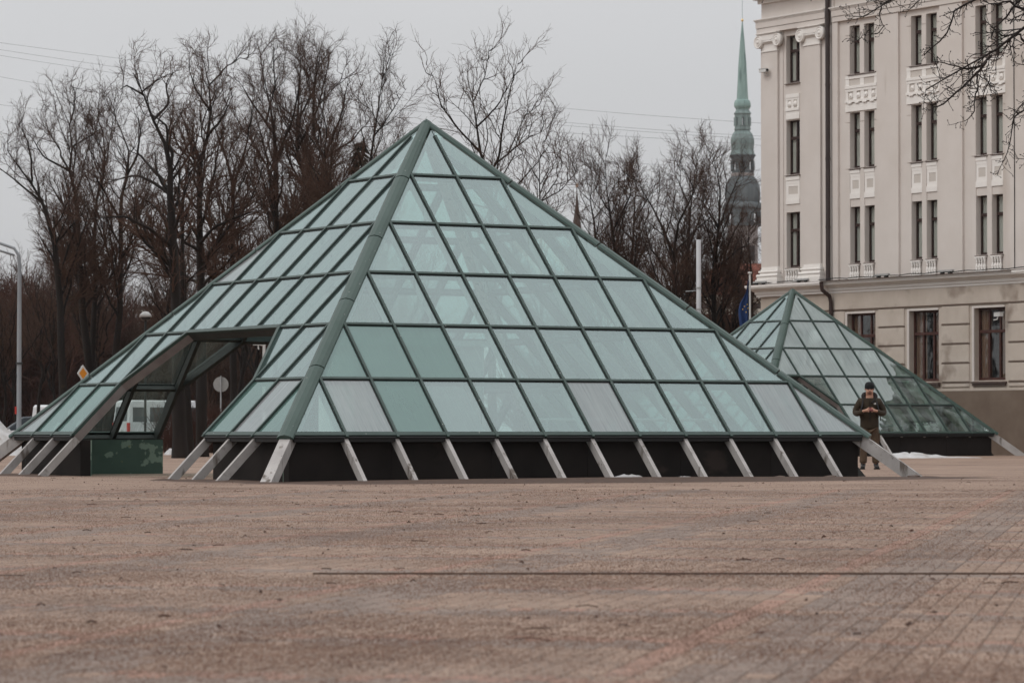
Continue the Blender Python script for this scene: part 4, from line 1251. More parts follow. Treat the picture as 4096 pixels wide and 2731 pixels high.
def spawn(rs, P, Rr, gap, lo, ang, lenf, radf, minr=0.0, lmin=.3, lmax=4.5, tipf=.75):
    """children from parent polylines, one every `gap` metres"""
    n, m, _ = P.shape
    seg = np.linalg.norm(P[:, 1:] - P[:, :-1], axis=-1).sum(1)
    cnt = np.maximum(1, np.floor(seg * (1 - lo) / gap + rs.uniform(0, 1, n)).astype(int))
    idx = np.repeat(np.arange(n), cnt)
    within = np.concatenate([np.arange(c) for c in cnt])
    t = lo + (1 - lo) * ((within + rs.uniform(0, 1, len(idx))) / cnt[idx])
    x = t * (m - 1); i = np.minimum(x.astype(int), m - 2); f = (x - i)[:, None]
    st = P[idx, i] * (1 - f) + P[idx, i + 1] * f
    pd = unit(P[idx, i + 1] - P[idx, i])
    r = Rr[idx, i] * (1 - f[:, 0]) + Rr[idx, i + 1] * f[:, 0]
    rnd = unit(rs.normal(0, 1, (len(idx), 3)))
    side = unit(np.cross(pd, rnd))
    a = rs.uniform(ang[0], ang[1], len(idx))[:, None]
    d = pd * np.cos(a) + side * np.sin(a)
    ln = np.clip(seg[idx] * lenf * (1.15 - tipf * t), lmin, lmax) * rs.uniform(.6, 1.3, len(idx))
    return st, d, ln, np.maximum(r * radf, minr)

def resample(pts, m):
    pts = np.array(pts, dtype=float)
    L_ = np.r_[0, np.cumsum(np.linalg.norm(pts[1:] - pts[:-1], axis=1))]
    t = np.linspace(0, L_[-1], m)
    return np.stack([np.interp(t, L_, pts[:, k]) for k in range(3)], 1)

def build_tree(name, label, leads, radii, seed, group='bare trees behind the pyramids', cat='tree', per=(11, 7, 6, 4), ang=(.4, .95), lenf=(.36, .46, .5, .55),
               up=(.11, .09, .07, .05), wob=.14, minr=.0075, twigmat=None, barkmat=None, parent_loc=None, lead_depth=1.0, lo=.38, dense=1.0):
    """leads: list of world polylines; first one is the trunk from the ground."""
    rs = np.random.RandomState(seed)
    root = thing(name, label, cat, tuple(parent_loc), 0, group)
    base = np.array(parent_loc)
    twigmat = twigmat or M['twig']; barkmat = barkmat or M['bark']
    PL_, RL_ = [], []
    for pts, (ra, rb) in zip(leads, radii):
        q = resample(pts, 16) - base
        j = rs.normal(0, 1, (16, 3)) * 0.05 * lead_depth
        j[0] = 0
        j = np.cumsum(j, 0) * .45
        # depth wander only (keeps the limb's drawn course)
        q[:, 1] += j[:, 1] * 4
        q[:, 0] += j[:, 0] * .6
        q[:, 0] -= j[:, 0] * .25
        rad_ = np.linspace(ra, rb, 16) * (1 + .05 * rs.normal(0, 1, 16)) * .78
        if PL_:
            AP, AR = np.concatenate(PL_), np.concatenate(RL_)
            k_ = np.argmin(np.linalg.norm((AP - q[0]) * np.array([1, .15, 1]), axis=1))
            off_ = AP[k_] - q[0]
            q += off_ * np.linspace(1, 0, 16)[:, None] ** .7
            q[0] = AP[k_]
            rad_ = rad_ * min(1, .8 * AR[k_] / rad_[0])
        PL_.append(q); RL_.append(rad_)
    P0, R0 = np.array(PL_), np.array(RL_)
    R0[:, -4:] *= np.array([.9, .72, .55, .35])
    # root flare
    R0[0, 0] *= 1.2
    V, Q = tubes_np(P0, R0, 7)
    tr = place('trunk', np_mesh('trunk', V, Q, barkmat), root)
    lv = []
    st, d, ln, rr = spawn(rs, P0, R0, 4.1 / per[0], lo, ang, lenf[0], .5, minr * 2.2, .55, 3.8, tipf=.95)
    P1, R1 = grow(rs, st, d, ln, rr, 7, wob, up[0])
    V1, Q1 = tubes_np(P1, R1, 5)
    limbs = place('limbs', np_mesh('limbs', V1, Q1, barkmat), root); limbs['kind'] = 'stuff'
    VS, QS, off = [], [], 0
    P, Rp = P1, R1
    for k, (steps, sides) in enumerate(((5, 4), (3, 3), (2, 3))):
        st, d, ln, rr = spawn(rs, P, Rp, (1.45 / per[1], .8 / per[2], .42 / per[3])[k], .12, (.35, .9), lenf[k + 1], .6, minr * (1.15, .78, .6)[k], (.6, .38, .22)[k], (2.1, 1.15, .65)[k])
        P, Rp = grow(rs, st, d, ln, rr, steps, wob, up[k + 1], .5)
        V, Q = tubes_np(P, Rp, sides)
        VS.append(V); QS.append(Q + off); off += len(V)
    if VS:
        cr_ = place('crown', np_mesh('crown', np.concatenate(VS), np.concatenate(QS), twigmat), root); cr_['kind'] = 'stuff'
    return root

def leads_px(lst, Y, spread=1.2, seed=0):
    """limb courses drawn in the plane at distance Y, fanned out in depth"""
    r_ = random.Random(seed)
    out_ = []
    for i, poly in enumerate(lst):
        dy = 0 if i == 0 else r_.uniform(-spread, spread)
        pts = []
        for k, (x, y) in enumerate(poly):
            t = k / max(1, len(poly) - 1)
            p = at(x, y, Y)
            pts.append((p.x, p.y + dy * t * 1.5, p.z))
        out_.append(pts)
    return out_

def tree_px(label, Y, lst, radii, seed, base_x=None, **kw):
    ld = leads_px(lst, Y, seed=seed, spread=kw.pop('spread', 2.0))
    bx = px(base_x if base_x is not None else lst[0][0][0], Y)
    ld[0] = [(bx, Y, -0.05)] + ld[0]
    return build_tree('bare_tree', label, ld, radii, seed, parent_loc=(bx, Y, 0), **kw)

tree_px('leaning thin bare tree at the far left, crown low over the street lamp', 118,
        [[(240, 1250), (215, 960), (176, 817), (134, 744), (77, 671), (27, 598)], [(136, 745), (138, 644), (130, 575), (96, 500)], [(176, 817), (100, 760), (10, 690), (-60, 640)], [(215, 930), (300, 860), (330, 800)]],
        [(.24, .045), (.08, .02), (.07, .02), (.06, .02)], 1, base_x=260, per=(10, 7, 6, 4))
tree_px('upright bare tree with fan-shaped crown left of the big twisted tree', 122,
        [[(335, 1250), (318, 900), (310, 790), (283, 683), (295, 618), (291, 530), (268, 453), (245, 415)], [(275, 656), (237, 602), (222, 568), (172, 510), (134, 476)],
         [(298, 618), (367, 530), (390, 472)], [(291, 530), (318, 472), (337, 415), (333, 376)], [(283, 683), (200, 640), (160, 560)]],
        [(.26, .03), (.09, .02), (.08, .02), (.07, .018), (.06, .018)], 2, base_x=405, per=(10, 7, 6, 5))
tree_px('slim bare tree with two close stems between the fan-shaped and the twisted tree', 124,
        [[(383, 1200), (383, 817), (421, 702), (429, 568), (413, 491), (383, 440)], [(400, 760), (440, 620), (470, 520), (480, 450)], [(421, 702), (360, 600), (350, 520)]],
        [(.19, .025), (.1, .02), (.06, .018)], 3, base_x=350, per=(11, 7, 6, 5))
tree_px('straight bare tree just left of the big twisted tree', 120,
        [[(480, 1250), (478, 817), (509, 683), (513, 606), (478, 510), (440, 430)], [(509, 683), (560, 600), (575, 520), (560, 440)], [(478, 860), (430, 760), (400, 700)]],
        [(.22, .03), (.09, .02), (.07, .02)], 4, base_x=420, per=(11, 7, 6, 5))
tree_px('big twisted bare tree with thick dark trunk and crooked top', 98,
        [[(712, 1294), (693, 900), (681, 740), (689, 644), (651, 545), (612, 476), (582, 415), (574, 369), (540, 331), (530, 290)],
         [(693, 644), (704, 591), (674, 541), (670, 484), (612, 445), (560, 440)], [(677, 729), (628, 664), (574, 618), (536, 583), (475, 576)],
         [(677, 828), (612, 771), (543, 725), (498, 713), (383, 721)], [(612, 476), (660, 400), (640, 320), (655, 260)], [(582, 415), (500, 350), (455, 345)], [(574, 369), (620, 310), (680, 260)],
         [(700, 1000), (620, 930), (540, 890), (420, 900)]],
        [(.29, .04), (.13, .03), (.09, .02), (.08, .02), (.06, .015), (.05, .015), (.05, .015), (.08, .02)], 5, base_x=722, per=(10, 6, 6, 4), wob=.2)
tree_px('tall bare tree with straight trunk and high fork right of the twisted tree', 103,
        [[(806, 1250), (796, 900), (800, 683), (804, 625), (842, 530), (846, 377), (823, 300), (815, 240)], [(800, 625), (765, 560), (727, 484), (700, 430)], [(846, 377), (900, 290), (950, 230), (980, 215)],
         [(842, 530), (900, 450), (930, 380)], [(846, 400), (780, 330), (760, 270)], [(806, 1000), (880, 930), (1010, 880), (1080, 870)]],
        [(.25, .035), (.11, .02), (.07, .015), (.08, .018), (.05, .015), (.08, .02)], 6, base_x=812, per=(11, 7, 6, 5), wob=.17)
tree_px('knobbly broken-topped bare tree between the two tallest trunks', 101,
        [[(735, 1250), (739, 797), (750, 740), (762, 667), (773, 587), (760, 520)], [(739, 850), (725, 790), (705, 730)], [(750, 740), (790, 700), (840, 640)]],
        [(.16, .03), (.06, .04), (.05, .02)], 7, base_x=765, per=(7, 5, 5, 3))
tree_px('bare tree with crossing limbs in the middle of the left wood', 112,
        [[(934, 1150), (934, 712), (880, 559), (834, 444), (820, 370)], [(934, 760), (980, 620), (1010, 500), (1020, 380)], [(934, 700), (900, 600), (940, 480)]],
        [(.2, .03), (.11, .02), (.07, .02)], 8, base_x=936, per=(12, 8, 6, 5))
tree_px('tallest bare tree with broad twiggy dome, first of the pair above the pyramid slope', 125,
        [[(1102, 1050), (1102, 636), (1087, 467), (1056, 330), (1033, 215)], [(1102, 636), (1171, 483), (1200, 330), (1210, 200)], [(1095, 560), (1010, 430), (960, 330)], [(1087, 467), (1120, 350), (1110, 200)]],
        [(.3, .03), (.14, .025), (.1, .02), (.08, .02)], 9, base_x=1104, per=(11, 7, 6, 4))
tree_px('tall bare tree with dense round crown, second of the pair above the pyramid slope', 128,
        [[(1224, 1000), (1217, 712), (1179, 574), (1190, 444), (1200, 291), (1204, 161)], [(1194, 597), (1286, 406), (1316, 253), (1320, 180)], [(1190, 520), (1260, 380), (1280, 240)], [(1179, 574), (1120, 470), (1100, 380)], [(1286, 406), (1370, 330), (1400, 260)]],
        [(.3, .03), (.15, .025), (.08, .02), (.08, .02), (.07, .015)], 10, base_x=1226, per=(11, 7, 6, 4))
tree_px('bare tree with spreading limbs left of the conifer', 118,
        [[(1332, 900), (1301, 636), (1255, 529), (1255, 368), (1286, 215)], [(1316, 674), (1378, 483), (1400, 291)], [(1310, 640), (1420, 560), (1480, 470)]],
        [(.22, .03), (.12, .02), (.08, .02)], 11, base_x=1335, per=(12, 8, 6, 5))
tree_px('slender bare tree just left of the pyramid top', 112,
        [[(1470, 800), (1490, 600), (1515, 483), (1531, 330), (1561, 238)], [(1500, 560), (1580, 450), (1640, 360)], [(1510, 500), (1450, 400), (1440, 300)]],
        [(.15, .02), (.07, .015), (.06, .015)], 12, base_x=1462, per=(12, 7, 6, 4))
tree_px('open-crowned bare tree rising behind the pyramid top', 84,
        [[(1965, 900), (1955, 720), (1902, 560), (1902, 446), (1880, 375), (1862, 300)], [(1989, 684), (2028, 607), (2035, 516), (2049, 389), (2080, 270)], [(1930, 640), (1825, 516), (1761, 425), (1740, 326), (1700, 240)],
         [(1951, 635), (2007, 593), (2105, 530), (2200, 495)], [(2028, 607), (2105, 440), (2160, 386)], [(1902, 446), (1950, 340), (1965, 225)], [(1902, 500), (1990, 420), (2060, 300)]],
        [(.17, .022), (.1, .015), (.09, .015), (.06, .012), (.05, .012), (.05, .012), (.045, .012)], 13, base_x=1968, per=(12, 6, 5, 3), lo=.35, wob=.2, minr=.0065)
tree_px('small twiggy bare tree right of the pyramid top', 92,
        [[(2165, 900), (2161, 760), (2161, 621), (2180, 560)], [(2161, 740), (2100, 640), (2080, 590)], [(2165, 780), (2230, 700), (2270, 620)], [(2165, 820), (2250, 760), (2330, 660)]],
        [(.12, .015), (.05, .012), (.05, .012), (.05, .01)], 14, base_x=2168, per=(12, 7, 5, 4), barkmat=M['bark_b'])
RG = 'bare trees right of the large pyramid'
tree_px('leftmost twiggy bare tree behind the right slope, beside the brown spire', 130,
        [[(2400, 1100), (2380, 900), (2360, 800), (2370, 700), (2360, 650)], [(2385, 900), (2450, 800), (2480, 700)]], [(.16, .02), (.08, .015)], 15, base_x=2402, per=(12, 8, 7, 4), group=RG, twigmat=M['twig'])
tree_px('bare tree with tall twiggy leader, second from the left behind the right slope', 128,
        [[(2480, 1150), (2457, 967), (2430, 784), (2420, 640), (2425, 610)], [(2457, 967), (2530, 800), (2500, 680)], [(2440, 850), (2380, 760), (2370, 720)]], [(.18, .02), (.09, .015), (.06, .015)], 16, base_x=2485, per=(12, 8, 7, 4), group=RG)
tree_px('bare tree with upright stem and spreading top, third behind the right slope', 131,
        [[(2535, 1200), (2530, 1059), (2540, 875), (2544, 784), (2558, 660)], [(2540, 880), (2610, 760), (2640, 690)], [(2535, 1000), (2470, 900), (2490, 760)]], [(.2, .02), (.09, .015), (.07, .015)], 17, base_x=2536, per=(12, 8, 7, 4), group=RG)
tree_px('thick-stemmed bare tree with curving limbs left of the white mast', 126,
        [[(2700, 1450), (2696, 1289), (2687, 1013), (2640, 900), (2595, 807), (2521, 692)], [(2690, 1010), (2705, 880), (2765, 760), (2700, 650)], [(2690, 1100), (2600, 980), (2580, 860)], [(2695, 1000), (2800, 900), (2860, 860)]],
        [(.22, .025), (.11, .02), (.08, .015), (.06, .015)], 18, base_x=2702, per=(12, 8, 6, 4), group=RG, barkmat=M['bark_b'])
tree_px('slim bare tree directly behind the white mast', 129,
        [[(2750, 1450), (2746, 1059), (2765, 784), (2792, 655), (2790, 600)], [(2750, 1000), (2810, 850), (2830, 700)], [(2760, 850), (2720, 740), (2730, 650)]], [(.17, .02), (.08, .015), (.05, .015)], 19, base_x=2752, per=(13, 8, 7, 4), group=RG)
tree_px('tall straight bare tree in front of the green church spire', 127,
        [[(2858, 1450), (2857, 1289), (2861, 1059), (2875, 898), (2880, 738), (2860, 660), (2843, 600)], [(2875, 898), (2930, 760), (2960, 700), (2990, 640)], [(2861, 1059), (2960, 980), (3020, 960)], [(2870, 950), (2820, 830), (2790, 760)], [(2862, 1150), (2960, 1080), (3030, 1090)]],
        [(.2, .02), (.08, .012), (.07, .012), (.06, .012), (.05, .012)], 20, base_x=2860, per=(14, 7, 6, 4), group=RG)
tree_px('low leaning bare tree with thick bent limb beside the blue flag', 130,
        [[(2900, 1480), (2930, 1330), (2990, 1240), (3050, 1190)], [(2905, 1400), (2880, 1250), (2900, 1100), (2880, 1000)], [(2930, 1330), (2960, 1200), (2950, 1080)]], [(.2, .06), (.1, .02), (.08, .02)], 21, base_x=2890, per=(12, 8, 6, 4), group=RG)
tree_px('bare tree low behind the corner of the pale building', 140,
        [[(3010, 1400), (3000, 1150), (2985, 950), (3000, 850)], [(3005, 1200), (2940, 1050), (2920, 950)], [(3000, 1150), (3060, 1000), (3080, 900)]], [(.2, .02), (.09, .02), (.08, .02)], 22, base_x=3012, per=(13, 8, 6, 4), group=RG, twigmat=M['twig'])
# generic trees that fill the wood: a few builds, copied and turned
def generic(seed, H, label, loc, rz, group, per=(12, 8, 6, 4), twig=None):
    r_ = random.Random(seed)
    lead = [[(0, 0, -.05)] + [(r_.uniform(-.05, .05) * k * H * .2, r_.uniform(-.05, .05) * k * H * .2, H * .17 * k) for k in range(1, 6)]]
    rad = [(H * .0125, H * .003)]
    for i in range(4):
        a = r_.uniform(0, 6.28) + i * 1.57; z0 = H * r_.uniform(.25, .45)
        lead.append([(0, 0, z0), (math.cos(a) * H * .08, math.sin(a) * H * .08, z0 + H * .15), (math.cos(a) * H * .16, math.sin(a) * H * .16, z0 + H * .33), (math.cos(a) * H * .2, math.sin(a) * H * .2, z0 + H * .46)])
        rad.append((H * .0065, H * .002))
    t = build_tree('bare_tree', label, lead, rad, seed, group=group, per=per, parent_loc=(0, 0, 0), twigmat=twig)
    t.location = loc; t.rotation_euler = (0, 0, rz)
    return t
def copy_tree(src, loc, rz, sc_, label):
    t = src.copy(); C.objects.link(t); t.location = loc; t.rotation_euler = (0, 0, rz); t.scale = (sc_, sc_, sc_); t['label'] = label
    for ch in src.children:
        c = ch.copy(); C.objects.link(c); c.parent = t
    return t
GB = 'bare trees deeper in the wood'
fills = [(60, 150, 9.0), (150, 142, 10.5), (385, 140, 11.5), (690, 135, 12), (705, 148, 12.5), (950, 138, 13), (980, 145, 12), (1040, 133, 11), (1160, 150, 14), (1280, 142, 12.5), (1400, 138, 13),
         (1540, 135, 12.5), (2260, 147, 9.2), (2330, 140, 9.6), (2440, 150, 11.4), (2590, 152, 11.8), (2650, 144, 11.2), (2730, 153, 11.8), (2830, 150, 11.8), (2940, 142, 10.3), (20, 134, 8.5), (220, 138, 9.0), (400, 132, 10), (1340, 128, 13)]
where = ['at the far left edge', 'behind the leaning tree', 'behind the two-stemmed tree', 'left of the twisted tree trunk', 'behind the twisted tree crown', 'behind the crossing-limbed tree', 'just right of the crossing-limbed tree',
         'left of the tallest pair', 'between the tallest pair', 'right of the tallest pair', 'behind the conifer', 'just left of the pyramid apex', 'low on the slope right of the apex', 'left of the brown spire',
         'right of the brown spire', 'midway down the right slope', 'left of the thick-stemmed tree', 'behind the slim mast tree', 'left of the green spire', 'under the green spire', 'low behind the street lamp',
         'behind the fan-shaped tree', 'low, left of the pyramid opening', 'behind the spreading tree']
protos = []
fr = random.Random(5)
for i, ((x, Y, H), wh) in enumerate(zip(fills, where)):
    lb = 'background bare tree standing deeper in the wood, ' + wh
    loc = (px(x, Y), Y, 0)
    if i < 4: protos.append((generic(100 + i, 14.0, lb, loc, fr.uniform(0, 6.28), GB, per=(10, 6, 5, 4), twig=[M['twig'], M['twig_red']][i == 1 and 0]), 14.0)); protos[-1][0].scale = (H / 15.5,) * 3
    else:
        src, h0 = protos[i % 4]
        copy_tree(src, loc, fr.uniform(0, 6.28), H / 15.5, lb)
# conifer among them
def conifer(label, x, Y, H, seed):
    r_ = random.Random(seed)
    t = thing('conifer', label, 'tree', (px(x, Y), Y, 0), 0)
    MB().tube([(0, 0, -.05), (0, 0, H * .5), (0.1, 0, H)], [.16, .1, .02], 8).obj('trunk', M['bark'], t)
    mb = MB()
    for i in range(2600):
        z = H * (0.25 + .74 * r_.random() ** .8)
        rad = (H - z) * .20 * (0.35 + .65 * r_.random()) + .1
        a = r_.uniform(0, 6.28)
        p = Vector((math.cos(a) * rad, math.sin(a) * rad, z - rad * .25))
        d = Vector((math.cos(a), math.sin(a), -.5)) * r_.uniform(.15, .4)
        s_ = Vector((-math.sin(a), math.cos(a), r_.uniform(-.3, .3))) * .05
        mb.add([p - s_, p + s_, p + d], [(0, 1, 2)])
    o = mb.obj('crown', mat('dark_needles', (0.014, 0.018, 0.012), .9, (0.03, 0.034, 0.02), 3), t); o['kind'] = 'stuff'
conifer('dark shaggy conifer just left of the pyramid top', 1440, 120, 11.2, 4)
# undergrowth: thicket of shrubs and saplings
def thicket(name, label, x0, x1, Y0, Y1, count, hmin, hmax, seed, mt, cat='undergrowth', lean=.35, r0=.012):
    rs = np.random.RandomState(seed)
    Y = rs.uniform(Y0, Y1, count)
    st = np.stack([(rs.uniform(x0, x1, count) - 2048) / FPX * Y, Y, np.zeros(count)], 1)
    d = unit(np.stack([rs.normal(0, lean, count), rs.normal(0, lean, count), np.ones(count)], 1))
    ln = rs.uniform(hmin, hmax, count)
    P0, R0 = grow(rs, st, d, ln, np.full(count, r0) + ln * .004, 4, .12, .02, .4)
    V0, Q0 = tubes_np(P0, R0, 3)
    s1 = spawn(rs, P0, R0, .5, .1, (.3, .8), .42, .7, r0 * .7)
    P1, R1 = grow(rs, *s1, 3, .15, .03, .6)
    V1, Q1 = tubes_np(P1, R1, 3)
    s2 = spawn(rs, P1, R1, .35, .1, (.3, .9), .5, .8, r0 * .6, .2, 1.2)
    P2, R2 = grow(rs, *s2, 2, .15, .03, .7)
    V2, Q2 = tubes_np(P2, R2, 3)
    V = np.concatenate([V0, V1, V2]); Q = np.concatenate([Q0, Q1 + len(V0), Q2 + len(V0) + len(V1)])
    o = place(name, np_mesh(name, V, Q, mt))
    tag(o, label, cat, kind='stuff')
    return o
thicket('undergrowth', 'dark brown thicket filling the wood below the tree crowns, left of the opening', -150, 400, 205, 232, 700, 4.0, 10.0, 51, M['twig'], r0=.022)
thicket('undergrowth', 'dark brown thicket deep in the wood behind the pyramid slope', 860, 1500, 205, 232, 1100, 4.0, 10.5, 55, M['twig'], r0=.022)
thicket('undergrowth', 'sparse saplings in front of the cream building behind the opening', 400, 860, 203, 225, 330, 4.0, 10.0, 56, M['twig'], r0=.022)
thicket('undergrowth', 'reddish brown hedge seen through the pyramid opening', 655, 960, 121, 124.5, 620, 0.8, 1.9, 52, M['twig_red'], cat='hedge', r0=.009)
thicket('undergrowth', 'reddish twigs of a hedge at the far left below the lamp arm', -250, 240, 200, 215, 600, 4, 10.5, 53, M['twig_red'], r0=.02)
thicket('undergrowth', 'brown thicket under the trees right of the large pyramid', 2100, 3150, 124, 140, 1300, 1.5, 5.0, 54, M['twig'])

# ------------------------------------------------------------------ the far church spire
def ring_windows(mb, rad, z0, z1, nn, wd, mi=0):
    pass
M['copper'] = mat('green_copper', (0.19, 0.285, 0.262), 0.7, (0.27, 0.375, 0.345), .35, stretch=(1, 1, .25), spots=[((0.10, 0.16, 0.145), .5, .6, .1, (1, 1, .2))])
M['copper_d'] = mat('darkened_copper', (0.10, 0.135, 0.13), 0.7, (0.20, 0.26, 0.245), .4, stretch=(1.6, 1.6, .15), spots=[((0.26, 0.36, 0.33), .35, .62, .08, (1, 1, .3))])
M['copper_g'] = mat('grey_copper_roof', (0.055, 0.064, 0.066), 0.7, (0.10, 0.115, 0.118), .3, stretch=(1.5, 1.5, .2))
M['gold'] = mat('gilded_ball', (0.72, 0.5, 0.2), 0.45, (0.8, 0.58, 0.26), 1, metal=0.4)
M['stone_far'] = mat('grey_tower_stone', (0.22, 0.19, 0.18), .9, (0.28, 0.25, 0.235), .3)
SY = 1000.0
kk = SY / FPX
def hz(y): return at(2971, y, SY).z
sp = thing('church_spire', 'tall green copper baroque church spire with gilded ball, far away beside the pale building', 'church spire', (px(2971.5, SY), SY, 0))
def lat(name, prof, m_, n=8, fl=0.0, smooth=False):
    """profile given as (half width in px, picture row)"""
    mb = MB()
    mb.lathe([(hw * kk * 1.0, hz(y)) for hw, y in prof], n=n, flute=fl)
    return mb.obj(name, M[m_] if isinstance(m_, str) else m_, sp, smooth)
lat('rod', [(1.0, -20), (1.0, 76)], 'copper', 6)
lat('ball', [(.5, 76), (3.5, 77.5), (5, 80), (5.4, 82), (5, 85), (3.5, 87), (.5, 88)], 'gold', 12, smooth=True)
lat('needle', [(2, 88), (9, 160), (16, 246), (16.5, 248), (24.5, 400)], 'copper', 8)
lat('bulb', [(26, 400), (31, 404), (34.5, 415), (35, 425), (31, 434), (27, 437), (27.5, 441)], 'copper', 16, fl=.05)
lat('lantern_roof', [(27.5, 441.3), (32, 448), (36, 453), (37, 456), (34, 458), (33, 463)], 'copper_d', 8)
def open_stage(name, y0, y1, hw, ww, mcol, nn=8):
    """eight-sided open stage: piers, arches above, parapet below"""
    mb = MB()
    h0, h1 = hz(y1), hz(y0); r = hw * kk
    H_ = h1 - h0
    mb.lathe([(r, h0), (r, h0 + H_ * .2)], n=8)
    mb.lathe([(r, h1 - H_ * .16), (r, h1)], n=8)
    for k in range(8):
        t = 2 * math.pi * (k + .5) / 8
        c_, s_ = math.cos(t), math.sin(t)
        w2 = r * (.36 - ww) 
        p = Vector((c_ * r * .93, s_ * r * .93, 0)); tt = Vector((-s_, c_, 0)) * w2; rr_ = Vector((c_, s_, 0)) * r * .09
        q_ = [p - tt - rr_, p + tt - rr_, p + tt + rr_, p - tt + rr_]
        mb.hexa([v + Vector((0, 0, h0 + H_ * .19)) for v in q_] + [v + Vector((0, 0, h1 - H_ * .15)) for v in q_])
        # arch spandrels
        t2 = 2 * math.pi * (k + 1) / 8
        for sg in (-1, 1):
            a_ = t2 + sg * .20
            p = Vector((math.cos(a_) * r * .92, math.sin(a_) * r * .92, h1 - H_ * .20))
            mb.tube([p, p + Vector((0, 0, H_ * .08))], r * .08, 5)
    return mb.obj(name, M[mcol], sp)
open_stage('lantern', 463, 514, 33, .10, 'copper_d')
lat('lantern_base', [(34, 514), (35, 516), (34, 522), (30, 524)], 'copper_d', 8)
lat('dome', [(31, 524), (42, 538), (48, 556), (49, 572), (46.5, 588), (46, 600), (49, 612), (53, 620)], 'copper_d', 16, fl=.04)
lat('dome_cornice', [(53, 620.2), (56, 622), (56, 625), (51, 629), (49, 636)], 'copper_g', 8)
open_stage('gallery', 636, 694, 47, .18, 'copper_g')
MB().lathe([(12 * kk, hz(694)), (12 * kk, hz(636))], n=8).obj('core', M['copper_g'], sp)
lat('gallery_base', [(49, 694), (50, 697), (48, 706)], 'stone_far', 8)
lat('lower_dome', [(47, 706), (56, 716), (66, 732), (72, 752), (74, 775), (73, 792), (70, 808)], 'copper_g', 16, fl=.04)
lat('lower_cornice', [(70, 808.2), (82, 818), (84, 824), (84, 832), (76, 840)], 'copper_g', 8)
open_stage('lower_gallery', 840, 906, 76, .2, 'copper_g')
MB().lathe([(44 * kk, hz(906)), (44 * kk, hz(840))], n=8).obj('core', M['stone_far'], sp)
lat('tower', [(80, 906), (80, 1720)], 'stone_far', 4)
for zy in (985, 1120):
    for dx in (-30, 30):
        MB().box(dx * kk - 1.0, dx * kk + 1.0, -62 * kk, -40 * kk, hz(zy + 60), hz(zy)).obj('window', M['room'], sp)

sy2 = 520.0; k2 = sy2 / FPX
def h2(y): return at(2308, y, sy2).z
t = thing('small_spire', 'narrow reddish brown spire with a pale ball rising through tree tops', 'spire', (px(2308, sy2), sy2, 0))
M['brown_roof'] = mat('brown_spire_roof', (0.05, 0.032, 0.026), .85, (0.075, 0.048, 0.038), .6)
MB().lathe([(8 * k2, h2(830)), (15 * k2, h2(880)), (26 * k2, h2(960)), (60 * k2, h2(1100)), (60 * k2, 0)][::-1], n=8).obj('roof', M['brown_roof'], t)
MB().lathe([(2.2 * k2, h2(830)), (2.0 * k2, h2(750))], n=6).obj('finial', M['brown_roof'], t)
MB().lathe([(8 * k2, h2(832)), (3 * k2, h2(775))], n=6).obj('tip', M['brown_roof'], t)
MB().lathe([(1 * k2, h2(751)), (5 * k2, h2(748)), (7 * k2, h2(742)), (5 * k2, h2(736)), (1 * k2, h2(733))], n=12).obj('ball', mat('pale_ball', (0.45, 0.3, 0.22), .6), t, True)

# ------------------------------------------------------------------ buildings beyond the wood
M['ochre'] = mat('pale_ochre_render', (0.46, 0.40, 0.30), .9, (0.52, 0.45, 0.35), .3)
M['cream'] = mat('cream_render', (0.50, 0.46, 0.40), .9, (0.56, 0.52, 0.46), .3)
M['brick_far'] = mat('red_brick_wall', (0.16, 0.05, 0.032), .9, (0.22, 0.075, 0.05), .4)
M['roof_dark'] = mat('dark_roof', (0.06, 0.05, 0.048), .8, (0.1, 0.085, 0.08), .5)
M['win_dark'] = mat('dark_window', (0.03, 0.032, 0.034), .25, spec=.6)
def house(label, x0, x1, Y, H, mw, storeys, cols, roof='flat', seed=0):
    X0, X1 = px(x0, Y), px(x1, Y)
    t = thing('town_house', label, 'building', ((X0 + X1) / 2, Y, 0))
    W_ = (X1 - X0) / 2
    MB().box(-W_, W_, 0, 12, -.05, H).obj('wall', M[mw], t)
    MB().box(-W_ - .2, W_ + .2, -.3, 12.2, H, H + .35).obj('cornice', M['cream'], t)
    if roof == 'flat': MB().box(-W_, W_, .3, 11.7, H + .351, H + .7).obj('roof', M['roof_dark'], t)
    else:
        mb = MB(); mb.hexa([(-W_ - .3, -.2, H + .351), (W_ + .3, -.2, H + .351), (W_ + .3, 12.2, H + .351), (-W_ - .3, 12.2, H + .351), (-W_ + 2, 5, H + 3.4), (W_ - 2, 5, H + 3.4), (W_ - 2, 7, H + 3.4), (-W_ + 2, 7, H + 3.4)])
        mb.obj('roof', M['brick_far'], t)
    wm = MB().box(-.55, .55, -.06, .05, -.85, .85).mesh('window', M['win_dark'])
    sm = MB().box(-.68, .68, -.14, -.02, -1.0, -.87).mesh('sill', M['cream'])
    for i in range(storeys):
        for j in range(cols):
            o = place('window', wm, t, (-W_ + W_ * 2 * (j + .5) / cols, -.02, 1.9 + i * (H - .9) / storeys))
            place('sill', sm, o)
    return t
house('pale ochre building glimpsed between the trunks left of the pyramid opening', 230, 420, 245, 8.5, 'ochre', 3, 3)
house('cream building glimpsed between dark trunks behind the opening', 560, 820, 240, 9.0, 'ochre', 3, 4)
house('tall pale house behind the trees at the middle of the left wood', 880, 1200, 255, 9.5, 'cream', 3, 4)
house('long cream building low behind the left edge trees', -120, 190, 270, 7.0, 'cream', 2, 5)
house('red brick building low behind the trees beside the blue flag', 2560, 3400, 215, 8.2, 'brick_far', 2, 9)
house('grey gabled house behind the trees under the green spire', 2790, 3200, 300, 12.5, 'cream', 3, 6, roof='hip')

